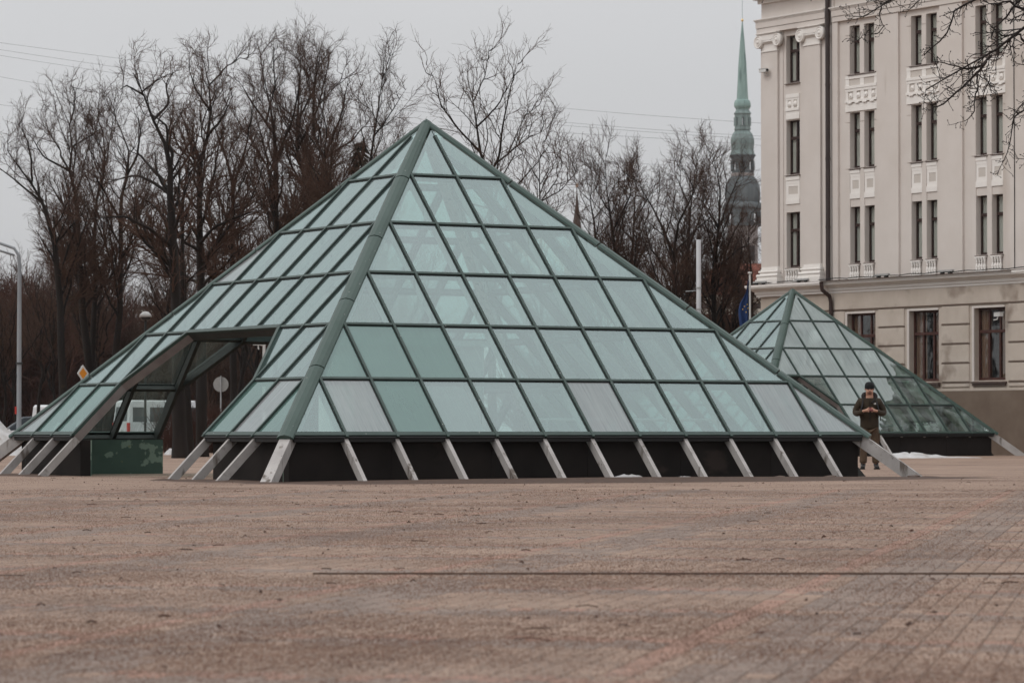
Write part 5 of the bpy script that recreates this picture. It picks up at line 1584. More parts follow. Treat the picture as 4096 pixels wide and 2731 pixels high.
# ------------------------------------------------------------------ street furniture and traffic beyond
M['lampgrey'] = mat('lamp_post_grey', (0.22, 0.235, 0.25), .6, (0.27, 0.285, 0.30), 1)
t = thing('street_lamp', 'grey steel street lamp with two arms reaching left at the left edge', 'street lamp', (px(77, 112), 112, 0))
MB().tube([(0, 0, 0), (0, 0, 4.2), (0, 0, 6.3)], [.085, .075, .065], 10).obj('pole', M['lampgrey'], t)
MB().tube([(0, 0, 6.3), (-.03, 0, 6.62), (-.18, 0, 6.85), (-.9, 0, 7.1), (-1.9, 0, 7.42)], [.06, .055, .05, .045, .04], 8).obj('arm', M['lampgrey'], t)
MB().tube([(-.18, 0, 6.62), (-.6, -.5, 6.75), (-1.2, -1.0, 6.3), (-1.9, -1.2, 6.5)], [.04, .04, .035, .03], 8).obj('arm', M['lampgrey'], t)
MB().cham(-2.5, -1.85, -.14, .14, 7.36, 7.50, .03).obj('lamp_head', M['lamp_grey'], t)
M['red_tag'] = mat('red_paint', (0.45, 0.03, 0.02), .5)
MB().box(-.13, -.07, -.05, .05, 1.35, 1.6).obj('red_box', M['red_tag'], t)
MB().lathe([(.115, 0), (.115, .06)], 0, 0, 3.0, 10).obj('band', M['under'], t)

M['sign_y'] = mat('yellow_sign', (0.72, 0.27, 0.015), .5)
M['sign_w'] = mat('white_sign', (0.6, 0.6, 0.58), .5)
t = thing('priority_sign', 'yellow diamond priority road sign with white edge, above the left slope', 'road sign', (px(333, 114), 114, 0), R(55))
def dia(r, y0, y1, zc): 
    return MB().prism([(-r, zc), (0, zc - r), (r, zc), (0, zc + r)], y0, y1)
zc_ = at(333, 1493, 114).z
dia(.285, 0, .02, zc_).obj('plate', M['sign_w'], t); dia(.19, -.004, -.0005, zc_).obj('yellow_field', M['sign_y'], t)
MB().tube([(0, .06, 0), (0, .06, zc_ + .25)], .035, 8).obj('post', M['steel'], t)
t = thing('round_sign', 'grey back of a round road sign on a thin post in the pyramid opening', 'road sign', (px(884, 132), 132, 0), R(4))
zc_ = at(884, 1537, 132).z
MB().lathe([(.298, 0), (.298, .012), (.285, .02)], 0, 0, zc_, 28, axis='y').obj('plate', M['lamp_grey'], t)
MB().tube([(0, -.04, 0), (0, -.04, zc_ + .33)], .03, 8).obj('post', M['steel'], t)
t = thing('camera_pole', 'white pole carrying a small white camera, seen through the pyramid opening', 'pole', (px(1056, 105), 105, 0))
zc_ = at(1056, 1378, 105).z
MB().tube([(0, 0, 0), (0, 0, zc_)], .045, 8).obj('pole', M['cctv'], t)
MB().tube([(0, 0, zc_ - .05), (-.2, -.02, zc_ + .02)], .02, 6).obj('bracket', M['cctv'], t)
cctv((px(1033, 105), 105, zc_ - .08), R(190), 'white camera on a bracket of the white pole in the opening')
t = thing('white_mast', 'thick plain white mast rising in front of the trees right of the large pyramid', 'mast', (px(2795, 116), 116, 0))
zt_ = at(2795, 959, 116).z
MB().tube([(0, 0, 0), (0, 0, zt_)], .083, 14).obj('mast', mat('white_mast_paint', (0.40, 0.40, 0.41), .6, (0.47, 0.47, 0.48), 1), t, True)
for y in (1154, 1239): MB().lathe([(.1, 0), (.1, .05)], 0, 0, at(2795, y, 116).z, 14).obj('band', M['lamp_grey'], t)
MB().tube([(-.05, 0, at(2795, 1162, 116).z), (-.45, -.1, at(2795, 1166, 116).z)], [.012, .02], 6).obj('bracket', M['steel'], t)
M['eu_blue'] = mat('blue_flag_cloth', (0.008, 0.028, 0.10), .8, (0.014, 0.042, 0.14), 2)
fp = thing('flagpole', 'slim white flagpole with flat round finial behind the small pyramid', 'flagpole', (px(3000, 118), 118, 0), 0)
zt_ = at(3000, 1096, 118).z
MB().tube([(0, 0, 0), (0, 0, zt_)], .035, 10).obj('pole', M['cctv'], fp)
MB().lathe([(.03, 0), (.075, .02), (.075, .05), (.05, .07)], 0, 0, zt_, 12).obj('finial', M['cctv'], fp, True)
# drooping flag: pleated cloth falling from the pole
vs, fs = [], []
nz_, nx_ = 24, 10
z1_, z0_ = at(3000, 1118, 118).z, at(3000, 1310, 118).z
for i in range(nz_ + 1):
    t_ = i / nz_
    w_ = .03 + .27 * min(1, t_ * 2.2) * (1 - .25 * math.sin(t_ * 6))
    for j in range(nx_ + 1):
        s_ = j / nx_
        vs.append((-.045 - w_ * s_ * (1 if t_ < .48 or True else 0) + .03 * math.sin(t_ * 9) * s_, .05 * math.sin(s_ * 11 + t_ * 3) , z1_ + (z0_ - z1_) * t_ - .10 * s_ * (1 - t_)))
for i in range(nz_):
    for j in range(nx_):
        b = i * (nx_ + 1) + j
        fs.append((b, b + 1, b + nx_ + 2, b + nx_ + 1))
fl = MB().add(vs, fs).obj('flag', M['eu_blue'], smooth=True)
sd = fl.modifiers.new('thickness', 'SOLIDIFY'); sd.thickness = .006
fl.location = (px(3000, 118), 118, 0)
tag(fl, 'blue flag with small gold stars hanging limp from the slim flagpole', 'flag')
M['star'] = mat('gold_star', (0.75, 0.5, 0.08), .6)
for i, (sx_, sz_) in enumerate(((-.10, .52), (-.2, .56), (-.26, .62), (-.07, .6), (-.14, .68))):
    z = z1_ + (z0_ - z1_) * sz_
    pts = []
    for k in range(10):
        rr_ = .028 if k % 2 == 0 else .012
        a = math.pi / 2 + k * math.pi / 5
        pts.append((sx_ + rr_ * math.cos(a), z + rr_ * math.sin(a)))
    MB().prism(pts, -.075, -.071).obj('star', M['star'], fl)

M['white_car'] = mat('white_car_paint', (0.62, 0.63, 0.64), .3, (0.56, 0.57, 0.58), .6, spec=.5)
M['dark_car'] = mat('dark_blue_car_paint', (0.03, 0.04, 0.05), .3, spec=.6)
M['tyre'] = mat('tyre_rubber', (0.015, 0.015, 0.015), .9)
M['carglass'] = mat('car_glass', (0.035, 0.04, 0.042), .1, spec=.7)
M['tail'] = mat('red_tail_lens', (0.5, 0.02, 0.01), .3)
def vehicle(name, label, cat, x, Y, rz, prof, W_, mbody, wheels, wins, tails, extra=None):
    """prof in (y along length, z); long axis is local y, rear at y = 0"""
    t = thing(name, label, cat, (x, Y, 0), rz)
    mb = MB()
    n = len(prof)
    zmin_ = min(z for _, z in prof); zmax_ = max(z for _, z in prof)
    def ring(xo, ins):
        out_ = []
        for y, z in prof:
            k = (z - zmin_) / (zmax_ - zmin_)
            out_.append((xo * (1 - .10 * max(0, k - .45) / .55) , y, z))
        return out_
    a, b = ring(-W_ / 2, 0), ring(W_ / 2, 0)
    mb.add(a + b, [tuple(range(n)), tuple(reversed(range(n, 2 * n)))] + [(i, n + i, n + (i + 1) % n, (i + 1) % n) for i in range(n)])
    o = mb.obj('body', M[mbody], t)
    bv = o.modifiers.new('round', 'BEVEL'); bv.width = .07; bv.segments = 3; bv.limit_method = 'ANGLE'; bv.angle_limit = R(25)
    for y in wheels:
        for sx in (-1, 1):
            w_ = MB().lathe([(.33, -.1), (.34, -.06), (.34, .06), (.33, .1)], sx * (W_ / 2 - .1), y, .34, 18, axis='x').obj('wheel', M['tyre'], t)
            MB().lathe([(.2, 0), (.2, .02 * sx), (.08, .03 * sx)], sx * (W_ / 2 + .002), y, .34, 12, axis='x').obj('rim', M['steel'], w_)
    for nm, pts, mk in wins:
        MB().hexa(pts).obj(nm, M[mk], t)
    for p in tails: MB().box(*p).obj('tail_light', M['tail'], t)
    return t
def sidewin(W_, y0, y1, z0, z1, sx, inset=.03):
    x0 = sx * (W_ / 2 - inset) ; x1 = sx * (W_ / 2 + .004); xt0 = sx * (W_ / 2 * .93 - inset); xt1 = sx * (W_ / 2 * .93 + .012)
    return [(x0, y0, z0), (x1, y0, z0), (x1, y1, z0), (x0, y1, z0), (xt0, y0 + .03, z1), (xt1, y0 + .03, z1), (xt1, y1 - .03, z1), (xt0, y1 - .03, z1)]
Wv = 1.95
vprof = [(.0, .35), (-.02, 1.25), (.10, 2.42), (.3, 2.52), (4.3, 2.5), (5.0, 1.6), (5.65, 1.3), (5.75, .9), (5.7, .35)]
vw = [('side_window', sidewin(Wv, .25 + i * 1.08, 1.15 + i * 1.08, 1.3, 2.12, sx), 'carglass') for i in range(4) for sx in (-1, 1)]
vw += [('rear_window', [(-.75, -.03, 1.35), (.75, -.03, 1.35), (.75, .05, 1.35), (-.75, .05, 1.35), (-.7, .055, 2.15), (.7, .055, 2.15), (.7, .13, 2.15), (-.7, .13, 2.15)], 'carglass'),
       ('bumper', [(-.95, -.1, .38), (.95, -.1, .38), (.95, .1, .38), (-.95, .1, .38), (-.95, -.1, .62), (.95, -.1, .62), (.95, .1, .62), (-.95, .1, .62)], 'white_car'),
       ('number_plate', [(-.26, -.115, .75), (.26, -.115, .75), (.26, -.02, .75), (-.26, -.02, .75), (-.26, -.115, .88), (.26, -.115, .88), (.26, -.02, .88), (-.26, -.02, .88)], 'sign_w')]
vehicle('minibus', 'white minibus seen from behind through the wet glass of the opening', 'minibus', px(485, 190), 190, R(-57), vprof, Wv, 'white_car', (.95, 4.7), vw,
        [(-.99, -.80, -.045, .08, .75, 1.25), (.80, .99, -.045, .08, .75, 1.25)])
MB().box(-.5, .5, .1, .2, 2.53, 2.6)
v2 = vehicle('delivery_van', 'white delivery van with red mark, half hidden behind the left pyramid slope', 'van', px(195, 165), 165, R(-12), [(0, .35), (-.02, 1.2), (.05, 2.0), (.2, 2.06), (3.0, 2.05), (3.8, 1.35), (4.6, 1.1), (4.7, .35)], 1.8, 'white_car', (.8, 3.8),
        [('side_window', sidewin(1.8, 2.2, 3.2, 1.3, 1.85, sx), 'carglass') for sx in (-1, 1)], [(-.91, -.78, -.04, .06, .8, 1.3), (.78, .91, -.04, .06, .8, 1.3)])
MB().prism_x([(.55, 1.05), (.95, 1.1), (1.25, 1.75), (.95, 1.85), (.7, 1.5)], .885, .93).obj('red_mark', M['red_tag'], v2)
cprof = [(0, .35), (-.03, .85), (.15, 1.0), (.75, 1.42), (2.3, 1.45), (3.1, .98), (4.1, .85), (4.25, .6), (4.2, .35)]
vehicle('parked_car', 'dark car roof showing above the snow heap at the left edge', 'car', px(25, 150), 150, R(-80), cprof, 1.75, 'dark_car', (.75, 3.4),
        [('side_window', [(s_ * .87, .75, .98), (s_ * .885, .75, .98), (s_ * .885, 2.7, .98), (s_ * .87, 2.7, .98), (s_ * .80, 1.0, 1.36), (s_ * .84, 1.0, 1.36), (s_ * .84, 2.25, 1.36), (s_ * .80, 2.25, 1.36)], 'carglass') for s_ in (-1, 1)], [(-.88, -.7, -.05, .05, .75, .9), (.7, .88, -.05, .05, .75, .9)])
# shop signs beyond the minibus
M['sign_blue'] = mat('blue_shop_sign', (0.03, 0.12, 0.36), .5); M['sign_red'] = mat('red_shop_sign', (0.4, 0.05, 0.04), .5)
for x, y, w_, h_, mk, lb in ((633, 1583, 22, 22, 'sign_blue', 'blue shop board above the minibus, right one'), (592, 1606, 34, 12, 'sign_blue', 'low long blue shop board above the minibus roof'),
                             (583, 1583, 20, 20, 'sign_red', 'red shop board above the minibus, left one')):
    p = at(x, y, 236); w2, h2_ = w_ / 2 * 236 / FPX, h_ / 2 * 236 / FPX
    t = thing('shop_sign', lb, 'shop sign', (p.x, 236, p.z), 0)
    MB().box(-w2, w2, 0, .12, -h2_, h2_).obj('board', M[mk], t)
    MB().box(-.05, .05, .05, .11, -p.z, -h2_).obj('post', M['under'], t)
# globe lamp with white top between the trees
t = thing('globe_lamp', 'small street lantern with snowy white cap among the trees left of the slope', 'street lamp', (px(582, 125), 125, 0))
zc_ = at(582, 1268, 125).z
MB().tube([(0, 0, 0), (0, 0, zc_ - .15)], .045, 8).obj('post', M['under'], t)
MB().lathe([(.08, -.15), (.17, -.1), (.2, .0)], 0, 0, zc_, 14).obj('lantern', M['win_dark'], t)
MB().lathe([(.24, .0), (.2, .1), (.1, .19), (.01, .21)], 0, 0, zc_ + .002, 14).obj('cap', M['cctv'], t, True)

# ------------------------------------------------------------------ overhead wires
M['wire'] = mat('grey_wire', (0.22, 0.22, 0.23), .6)
WP = [([(-500, 105), (0, 170), (612, 253), (2147, 424), (3045, 492), (3300, 508)], 'topmost of the five overhead wires crossing the sky'),
      ([(-500, 125), (0, 196), (497, 276), (2210, 486), (3045, 542), (3300, 558)], 'second overhead wire from the top'),
      ([(-500, 140), (0, 215), (490, 303), (2217, 498), (3045, 556), (3300, 572)], 'third overhead wire from the top, close under the second'),
      ([(-500, 200), (0, 297), (459, 391), (2161, 523), (3045, 586), (3300, 602)], 'fourth overhead wire from the top'),
      ([(-500, 345), (0, 421), (77, 444), (1867, 598), (3045, 680), (3300, 698)], 'lowest of the five overhead wires')]
for i, (pp, lb) in enumerate(WP):
    xs_ = np.array([p[0] for p in pp], float); ys_ = np.array([p[1] for p in pp], float)
    cf = np.polyfit(xs_, ys_, 3 if i != 4 else 2)
    Yw = 140 + i * .6
    pts = [tuple(at(x, float(np.polyval(cf, x)), Yw)) for x in np.linspace(-500, 3300, 60)]
    o = MB().tube(pts, .006, 4).obj('overhead_wire', M['wire'])
    tag(o, lb, 'wire', 'overhead wires')

# ------------------------------------------------------------------ foreground branches hanging in at the top right
Yf = 44.0
def fp_(lst): return [tuple(at(x, y, Yf)) for x, y in lst]
rsf = np.random.RandomState(77)
TR = thing('overhanging_tree', 'bare tree outside the frame whose dark budded branches hang into the top right corner', 'tree', (11.4, Yf + 1, 0))
bt = np.array([11.4, Yf + 1, 0])
FB = [  # (course, radius start, end)
    ([(5600, -900), (5000, -400), (4300, -60), (4120, 60), (4060, 140), (4010, 190), (3935, 222), (3880, 250), (3800, 300), (3740, 350), (3690, 365)], .085, .006),
    ([(4010, 190), (3960, 240), (3900, 245), (3850, 232), (3800, 215)], .02, .004),
    ([(3985, 215), (3930, 290), (3880, 340), (3830, 390), (3780, 410), (3740, 345)], .018, .004),
    ([(4200, -300), (3990, -60), (3855, 5), (3838, 60), (3815, 115), (3760, 160), (3720, 195)], .02, .0055),
    ([(3878, 310), (3885, 380), (3870, 430), (3880, 470), (3855, 500), (3820, 508)], .011, .004),
    ([(3880, 310), (3910, 340), (3945, 370), (3955, 385)], .008, .003),
    ([(4100, 60), (4030, 90), (3980, 50), (3940, 65), (3905, 70), (3875, 55)], .02, .004),
    ([(4150, -80), (4050, 20), (4000, 100), (3960, 140), (3950, 180)], .02, .005),
    ([(4300, 80), (4120, 220), (4080, 290), (4020, 290), (3990, 275)], .018, .004),
    ([(4300, 240), (4096, 400), (4040, 470), (4010, 510), (3990, 490)], .016, .003),
    ([(4300, 340), (4100, 430), (4090, 520), (4060, 610), (4020, 690)], .014, .003),
    ([(4250, 560), (4120, 620), (4080, 680), (4030, 660)], .012, .003),
    ([(4400, -500), (3900, -160), (3600, -30), (3530, 20), (3500, 40), (3420, 35)], .03, .004),
    ([(3530, 20), (3525, 50), (3530, 70), (3540, 95), (3520, 130), (3490, 130)], .009, .003),
    ([(3530, 60), (3505, 100), (3480, 112), (3450, 85)], .007, .003),
    ([(3700, -80), (3690, -10), (3660, 25), (3640, 38), (3600, 20)], .01, .003),
    ([(3640, -60), (3560, 30), (3540, 32), (3528, 20)], .008, .004),
    ([(3500, -160), (3300, -50), (3150, -20), (3060, 5), (3010, 25), (2985, 30)], .014, .003),
    ([(4400, -100), (4180, 60), (4096, 110), (4060, 180), (4050, 230)], .03, .008),
    ([(3920, 330), (3880, 420), (3830, 445)], .008, .003),
    ([(4096, 190), (4070, 150), (4000, 160), (3940, 120), (3920, 90)], .015, .004)]
Ps, Rs_ = [], []
for pl, r0, r1 in FB:
    q = resample(fp_(pl), 16) - bt
    q[1:, 0] += np.cumsum(rsf.normal(0, .008, 15)); q[1:, 2] += np.cumsum(rsf.normal(0, .008, 15)); q[:, 1] += rsf.uniform(-1.2, 1.2) + np.cumsum(rsf.normal(0, .04, 16))
    r0 *= 1.2; r1 *= 1.3
    Ps.append(q); Rs_.append(np.linspace(r0, r1, 16) if r0 < .07 else r1 + (r0 - r1) * (1 - np.linspace(0, 1, 16)) ** 1.3)
P0, R0 = np.array(Ps), np.array(Rs_)
V, Q = tubes_np(P0, R0, 7)
M['branch_fg'] = mat('black_wet_branch', (0.010, 0.007, 0.006), .8, (0.022, 0.015, 0.012), 6)
place('branches', np_mesh('branches', V, Q, M['branch_fg']), TR)['kind'] = 'stuff'
s1 = spawn(rsf, P0[:, 3:], R0[:, 3:], .055, .0, (.5, 1.2), .15, .5, .0040, .13, .65)
P1, R1 = grow(rsf, *s1, 5, .22, .05, .5)
V1, Q1 = tubes_np(P1, R1, 4)
s2 = spawn(rsf, P1, R1, .06, .15, (.5, 1.1), .35, .8, .0036, .07, .24)
P2, R2 = grow(rsf, *s2, 3, .25, .05, .9)
V2, Q2 = tubes_np(P2, R2, 3)
# buds on the tips
tips = P2[:, -1]; dd = unit(P2[:, -1] - P2[:, -2])
Pb = np.stack([tips - dd * .004, tips + dd * .006, tips + dd * .018], 1)
Rb = np.tile(np.array([[.004, .008, .001]]), (len(tips), 1))
V3, Q3_ = tubes_np(Pb, Rb, 4)
VV = np.concatenate([V1, V2, V3]); QQ = np.concatenate([Q1, Q2 + len(V1), Q3_ + len(V1) + len(V2)])
place('twigs', np_mesh('twigs', VV, QQ, M['branch_fg']), TR)['kind'] = 'stuff'
MB().tube([(0, 0, -.05), (.05, 0, 2.5), (-.1, .1, 5), (.1, 0, 8.5)], [.34, .26, .22, .14], 12).obj('trunk', M['bark'], TR)
MB().tube([(0, .05, 6.6), (-.4, -.3, 7.6), tuple(P0[0][2])], [.14, .1, .05], 8).obj('limb', M['bark'], TR)

# road beyond the wood edge
M['asphalt'] = mat('asphalt', (0.045, 0.045, 0.047), .85, (0.06, 0.06, 0.062), .8, bump=.2)
o = MB().add([(-90, 184, .004), (90, 184, .004), (90, 199, .004), (-90, 199, .004)], [(0, 1, 2, 3)]).obj('road', M['asphalt']); o['kind'] = 'structure'
o = MB().box(-90, 90, 183.8, 184, -.01, .12).obj('kerb', M['lamp_grey']); o['kind'] = 'structure'

# ------------------------------------------------------------------ the man with the phone
def skin_chain(name, verts, edges, radii, material, parent=None, sub=2, root_i=0, flat=None):
    me = bpy.data.meshes.new(name + '_cage')
    me.from_pydata([tuple(v) for v in verts], edges, [])
    o = bpy.data.objects.new(name, me)
    C.objects.link(o)
    o.modifiers.new('skin', 'SKIN').use_smooth_shade = True
    sv = me.skin_vertices[0].data
    for i, r in enumerate(radii):
        sv[i].radius = r if hasattr(r, '__len__') else (r, r)
        sv[i].use_root = (i == root_i)
    sb = o.modifiers.new('sub', 'SUBSURF'); sb.levels = sub; sb.render_levels = sub
    dg = bpy.context.evaluated_depsgraph_get()
    m2_ = bpy.data.meshes.new_from_object(o.evaluated_get(dg))
    o.modifiers.clear()
    o.data = m2_
    m2_.name = name
    m2_.materials.clear(); m2_.materials.append(material)
    for p in m2_.polygons: p.use_smooth = True
    if parent: o.parent = parent
    return o
M['skin'] = mat('skin', (0.40, 0.215, 0.15), .6, (0.46, 0.26, 0.19), 12)
M['jacket'] = mat('olive_jacket', (0.020, 0.013, 0.006), .85, (0.034, 0.022, 0.0105), 3.5, bump=.5, bscale=9)
M['hood'] = mat('dark_brown_lining', (0.012, 0.009, 0.008), .9)
M['trouser'] = mat('brown_trousers', (0.06, 0.038, 0.022), .9, (0.09, 0.058, 0.036), 6, bump=.4, bscale=14)
M['black_cloth'] = mat('black_knit', (0.008, 0.008, 0.009), .95, bump=.3, bscale=120)
M['boot'] = mat('black_boot', (0.012, 0.011, 0.011), .5, (0.02, 0.018, 0.017), 10)
PX_, PY_ = px(3477, 69.7), 69.7
# body: one continuous figure (legs, trunk, arms, hands, head)
bv_, be_, br_ = [], [], []
def jt(p, r, par=None):
    bv_.append(p); br_.append(r)
    if par is not None: be_.append((par, len(bv_) - 1))
    return len(bv_) - 1
pel = jt((0, .01, .95), .13)
sp1_ = jt((0, .01, 1.12), .125, pel); sp2_ = jt((0, .0, 1.30), .14, sp1_); nk0 = jt((0, .0, 1.44), .075, sp2_)
nk1 = jt((0, -.03, 1.53), .055, nk0)
hd1 = jt((0, -.055, 1.60), .076, nk1); hd2 = jt((0, -.04, 1.68), .088, hd1); hd3 = jt((0, -.025, 1.735), .06, hd2)
jw = jt((0, -.105, 1.575), .04, hd1)
for sx in (-1, 1):
    hp = jt((sx * .1, .01, .90), .095, pel); kn = jt((sx * .115, -.01, .50), .065, hp); an_ = jt((sx * .13, .02, .10), .042, kn)
    hl = jt((sx * .135, -.02, .05), .04, an_); to = jt((sx * .15, -.17, .035), .035, hl)
    sh = jt((sx * .165, 0, 1.41), .07, nk0); el = jt((sx * .27, -.01, 1.15), .045, sh); wr = jt((sx * .115, -.27, 1.205), .027, el)
    pm = jt((sx * .065, -.315, 1.215), (.034, .024), wr)
    for k in range(4):
        f1 = jt((sx * (.045 - .004 * k), -.345 + .003 * k, 1.245 - .021 * k), .0105, pm)
        jt((sx * (.012 + .003 * k), -.352 + .004 * k, 1.240 - .020 * k), .0085, f1)
    th_ = jt((sx * .05, -.31, 1.255), .012, pm); jt((sx * .022, -.325, 1.272), .0095, th_)
man = skin_chain('person', bv_, be_, br_, M['skin'])
man.location = (PX_, PY_, 0)
man.rotation_euler = (0, 0, R(-3))
tag(man, 'man in olive jacket, brown trousers and black beanie looking down at his phone', 'person')
# face features joined to the head
bm = bmesh.new(); bm.from_mesh(man.data)
def blob(bm_, loc, sc3, rx=0.0):
    mt_ = Matrix.Translation(loc) @ Matrix.Rotation(rx, 4, 'X') @ Matrix.Diagonal((*sc3, 1))
    bmesh.ops.create_uvsphere(bm_, u_segments=12, v_segments=8, radius=1, matrix=mt_)
blob(bm, (0, -.135, 1.625), (.014, .020, .028), R(-20))
for sx in (-1, 1):
    blob(bm, (sx * .087, -.035, 1.655), (.012, .02, .032))
    blob(bm, (sx * .034, -.117, 1.600), (.026, .022, .022))
blob(bm, (0, -.12, 1.672), (.055, .02, .012))
for f in bm.faces: f.smooth = True
bm.to_mesh(man.data); bm.free()
bm = bmesh.new()
for sx in (-1, 1): blob(bm, (sx * .032, -.126, 1.648), (.013, .009, .006))
blob(bm, (0, -.137, 1.588), (.022, .01, .005))
me = bpy.data.meshes.new('face_lines'); bm.to_mesh(me); bm.free(); me.materials.append(mat('eyes_and_mouth', (0.12, 0.045, 0.035), .6)); place('eyes_and_mouth', me, man)
bm = bmesh.new()
blob(bm, (0, -.104, 1.568), (.042, .036, .026), R(-15))
me = bpy.data.meshes.new('beard'); bm.to_mesh(me); bm.free(); me.materials.append(mat('short_beard', (0.17, 0.085, 0.06), .9)); place('beard', me, man)
# jacket: trunk and sleeves
jv, je, jr = [], [], []
def jj(p, r, par=None):
    jv.append(p); jr.append(r)
    if par is not None: je.append((par, len(jv) - 1))
    return len(jv) - 1
a0 = jj((0, .01, .80), (.205, .15)); a1 = jj((0, .01, .86), (.215, .155), a0); a2 = jj((0, .01, 1.05), (.205, .155), a1); a3 = jj((0, 0, 1.24), (.20, .155), a2); a4 = jj((0, .0, 1.38), (.165, .14), a3); a5 = jj((0, -.005, 1.475), (.10, .095), a4)
for sx in (-1, 1):
    s1_ = jj((sx * .185, .0, 1.385), .098, a4); s2_ = jj((sx * .255, .005, 1.27), .085, s1_); s3_ = jj((sx * .30, -.01, 1.14), .078, s2_)
    s4_ = jj((sx * .235, -.14, 1.145), .068, s3_); s5_ = jj((sx * .145, -.245, 1.19), .047, s4_)
jk = skin_chain('jacket', jv, je, jr, M['jacket'], man)
jk_h = MB()
# quilted seams, hem band, zip, chest badge
jk_h.lathe([(.005, 0)], 0, 0, 0) if False else None
def ell_ring(z, rx, ry, h, mi=0, n=28, mb=None):
    for k in range(n):
        t0, t1 = 2 * math.pi * k / n, 2 * math.pi * (k + 1) / n
        mb.add([(rx * math.cos(t0), .01 + ry * math.sin(t0), z), (rx * math.cos(t1), .01 + ry * math.sin(t1), z), (rx * math.cos(t1), .01 + ry * math.sin(t1), z + h), (rx * math.cos(t0), .01 + ry * math.sin(t0), z + h)], [(0, 1, 2, 3)])
MB().box(-.006, .006, -.165, -.13, .98, 1.44).obj('zip', M['hood'], jk)
M['badge'] = mat('white_badge', (0.6, 0.58, 0.56), .6)
mbg = MB(); mbg.box(.085, .125, -.163, -.15, 1.335, 1.365)
mbg.obj('badge', M['badge'], jk)
MB().box(.093, .117, -.1645, -.1632, 1.341, 1.346).obj('badge_mark', M['hood'], jk)
MB().box(.093, .105, -.1645, -.1632, 1.350, 1.360).obj('badge_mark', M['hood'], jk)
# hood lying round the neck
hv = [(-.10, -.09, 1.42), (-.135, -.03, 1.50), (-.11, .06, 1.545), (0, .10, 1.56), (.11, .06, 1.545), (.135, -.03, 1.50), (.10, -.09, 1.42), (.03, -.135, 1.36)]
skin_chain('hood', hv, [(i, i + 1) for i in range(7)], [.028, .045, .05, .055, .05, .045, .03, .015], M['hood'], man)
skin_chain('collar', [(-.06, -.075, 1.46), (-.085, -.0, 1.485), (0, .06, 1.50), (.085, -.0, 1.485), (.06, -.075, 1.46)], [(0, 1), (1, 2), (2, 3), (3, 4)], [.028, .03, .03, .03, .028], M['black_cloth'], man)
# trousers
tv, te, tr_ = [(0, .01, .93)], [], [(.155, .125)]
for sx in (-1, 1):
    i0 = len(tv)
    tv += [(sx * .095, .01, .80), (sx * .11, .005, .60), (sx * .118, -.005, .48), (sx * .125, .01, .30), (sx * .13, .015, .16), (sx * .132, .015, .12)]
    tr_ += [(.108, .115), (.095, .095), (.086, .088), (.080, .082), (.078, .085), (.070, .078)]
    te += [(0, i0)] + [(i0 + k, i0 + k + 1) for k in range(5)]
tro = skin_chain('trousers', tv, te, tr_, M['trouser'], man)
MB().box(.175, .215, -.05, .06, .58, .74).obj('side_pocket', M['trouser'], tro)
# boots
for sx in (-1, 1):
    b = skin_chain('boot', [(sx * .132, .03, .17), (sx * .133, .035, .08), (sx * .14, -.05, .055), (sx * .15, -.14, .045), (sx * .155, -.19, .04)], [(0, 1), (1, 2), (2, 3), (3, 4)], [(.058, .062), (.056, .06), (.052, .05), (.05, .045), (.036, .034)], M['boot'], man)
    mbs = MB(); mbs.add([(sx * .14 - .052, .095, 0), (sx * .14 + .052, .095, 0), (sx * .155 + .056, -.12, 0), (sx * .158 + .03, -.225, 0), (sx * .158 - .03, -.225, 0), (sx * .155 - .056, -.12, 0)] + [(sx * .14 - .052, .095, .028), (sx * .14 + .052, .095, .028), (sx * .155 + .056, -.12, .028), (sx * .158 + .03, -.225, .028), (sx * .158 - .03, -.225, .028), (sx * .155 - .056, -.12, .028)],
        [(0, 1, 2, 3, 4, 5), (11, 10, 9, 8, 7, 6)] + [(i, (i + 1) % 6, 6 + (i + 1) % 6, 6 + i) for i in range(6)])
    mbs.obj('sole', M['black_cloth'], b)
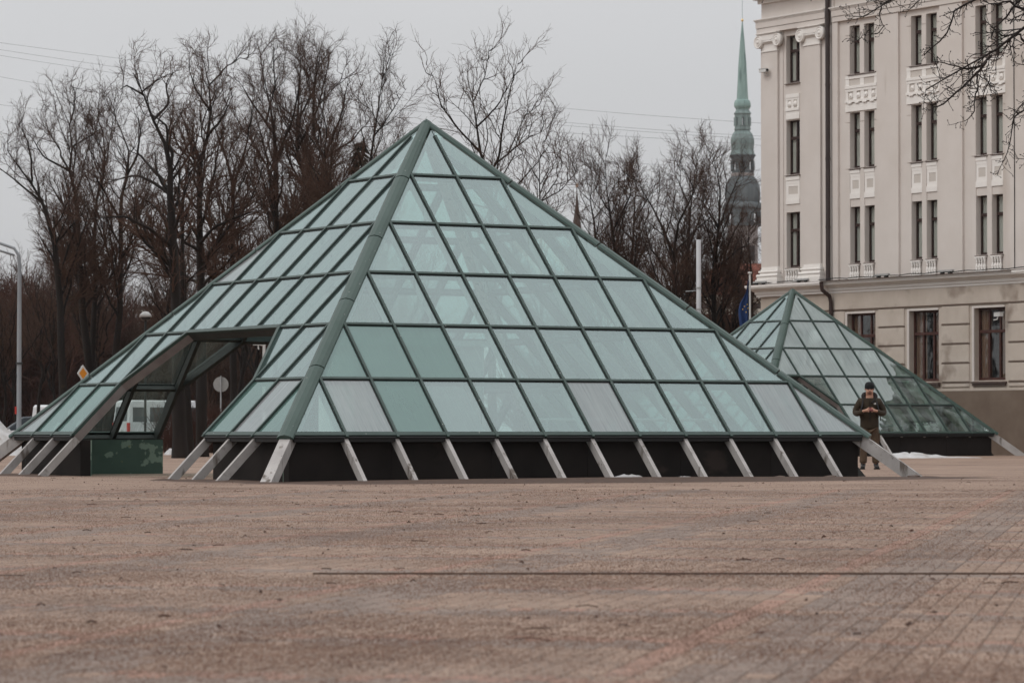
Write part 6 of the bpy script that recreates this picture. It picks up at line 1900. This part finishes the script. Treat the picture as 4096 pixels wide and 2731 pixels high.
# beanie
mb = MB(); 
prf = [(.104, 0), (.109, .012), (.109, .045), (.104, .055), (.106, .06), (.100, .085), (.082, .112), (.05, .13), (.01, .137)]
mb.lathe(prf, 0, 0, 0, 24)
be = mb.obj('beanie', M['black_cloth'], man, True)
be.location = (0, -.03, 1.668); be.scale = (.93, 1.05, 1); be.rotation_euler = (R(10), 0, 0)
# phone, held: a thing of its own
t = thing('phone', 'small dark red smartphone held in both hands by the man', 'phone', (PX_, PY_ - .352, 1.225), R(-3))
t.rotation_euler = (R(-50), 0, R(-3))
MB().cham(-.037, .037, -.005, .005, -.04, .075, .002).obj('case', mat('dark_red_case', (0.10, 0.012, 0.01), .5), t)
MB().box(-.033, .033, .0052, .0058, -.035, .07).obj('screen', mat('dark_screen', (0.01, 0.01, 0.012), .1), t)
# backpack
t = thing('backpack', 'black backpack worn by the man, straps over his shoulders', 'backpack', (PX_, PY_, 0), R(-3))
M['pack'] = mat('black_nylon', (0.009, 0.010, 0.013), .6, bump=.2, bscale=30)
pk = MB().cham(-.15, .15, .17, .33, .98, 1.44, .03).obj('bag', M['pack'], t)
bv2 = pk.modifiers.new('round', 'BEVEL'); bv2.width = .035; bv2.segments = 3
for sx in (-1, 1):
    cour = [(sx * .105, .16, 1.46), (sx * .125, .08, 1.505), (sx * .135, -.03, 1.49), (sx * .14, -.11, 1.41), (sx * .15, -.145, 1.32), (sx * .175, -.13, 1.22), (sx * .20, -.03, 1.12), (sx * .17, .12, 1.04)]
    mb = MB()
    for i in range(len(cour) - 1): mb.beam(cour[i], cour[i + 1], Vector(((cour[i][0]) * 2, cour[i][1] - .02, cour[i][2] - 1.30)), .048, 0, .012)
    mb.obj('strap', M['pack'], t)
MB().box(.215, .235, -.0, .02, 1.0, 1.10).obj('strap_end', M['pack'], t)

# ------------------------------------------------------------------ damp winter air
hzm, Nn, L = newmat('haze_air')
ho = Nn('ShaderNodeOutputMaterial'); hv_ = Nn('ShaderNodeVolumePrincipled')
hv_.inputs['Color'].default_value = (0.93, 0.95, 1.0, 1)
hv_.inputs['Density'].default_value = 0.00006
hv_.inputs['Anisotropy'].default_value = 0.2
L(hv_.outputs[0], ho.inputs['Volume'])
o = MB().box(-420, 420, -60, 1100, -1.2, 135).obj('haze', hzm)
tag(o, 'thin winter haze over the whole square', 'haze', kind='stuff')
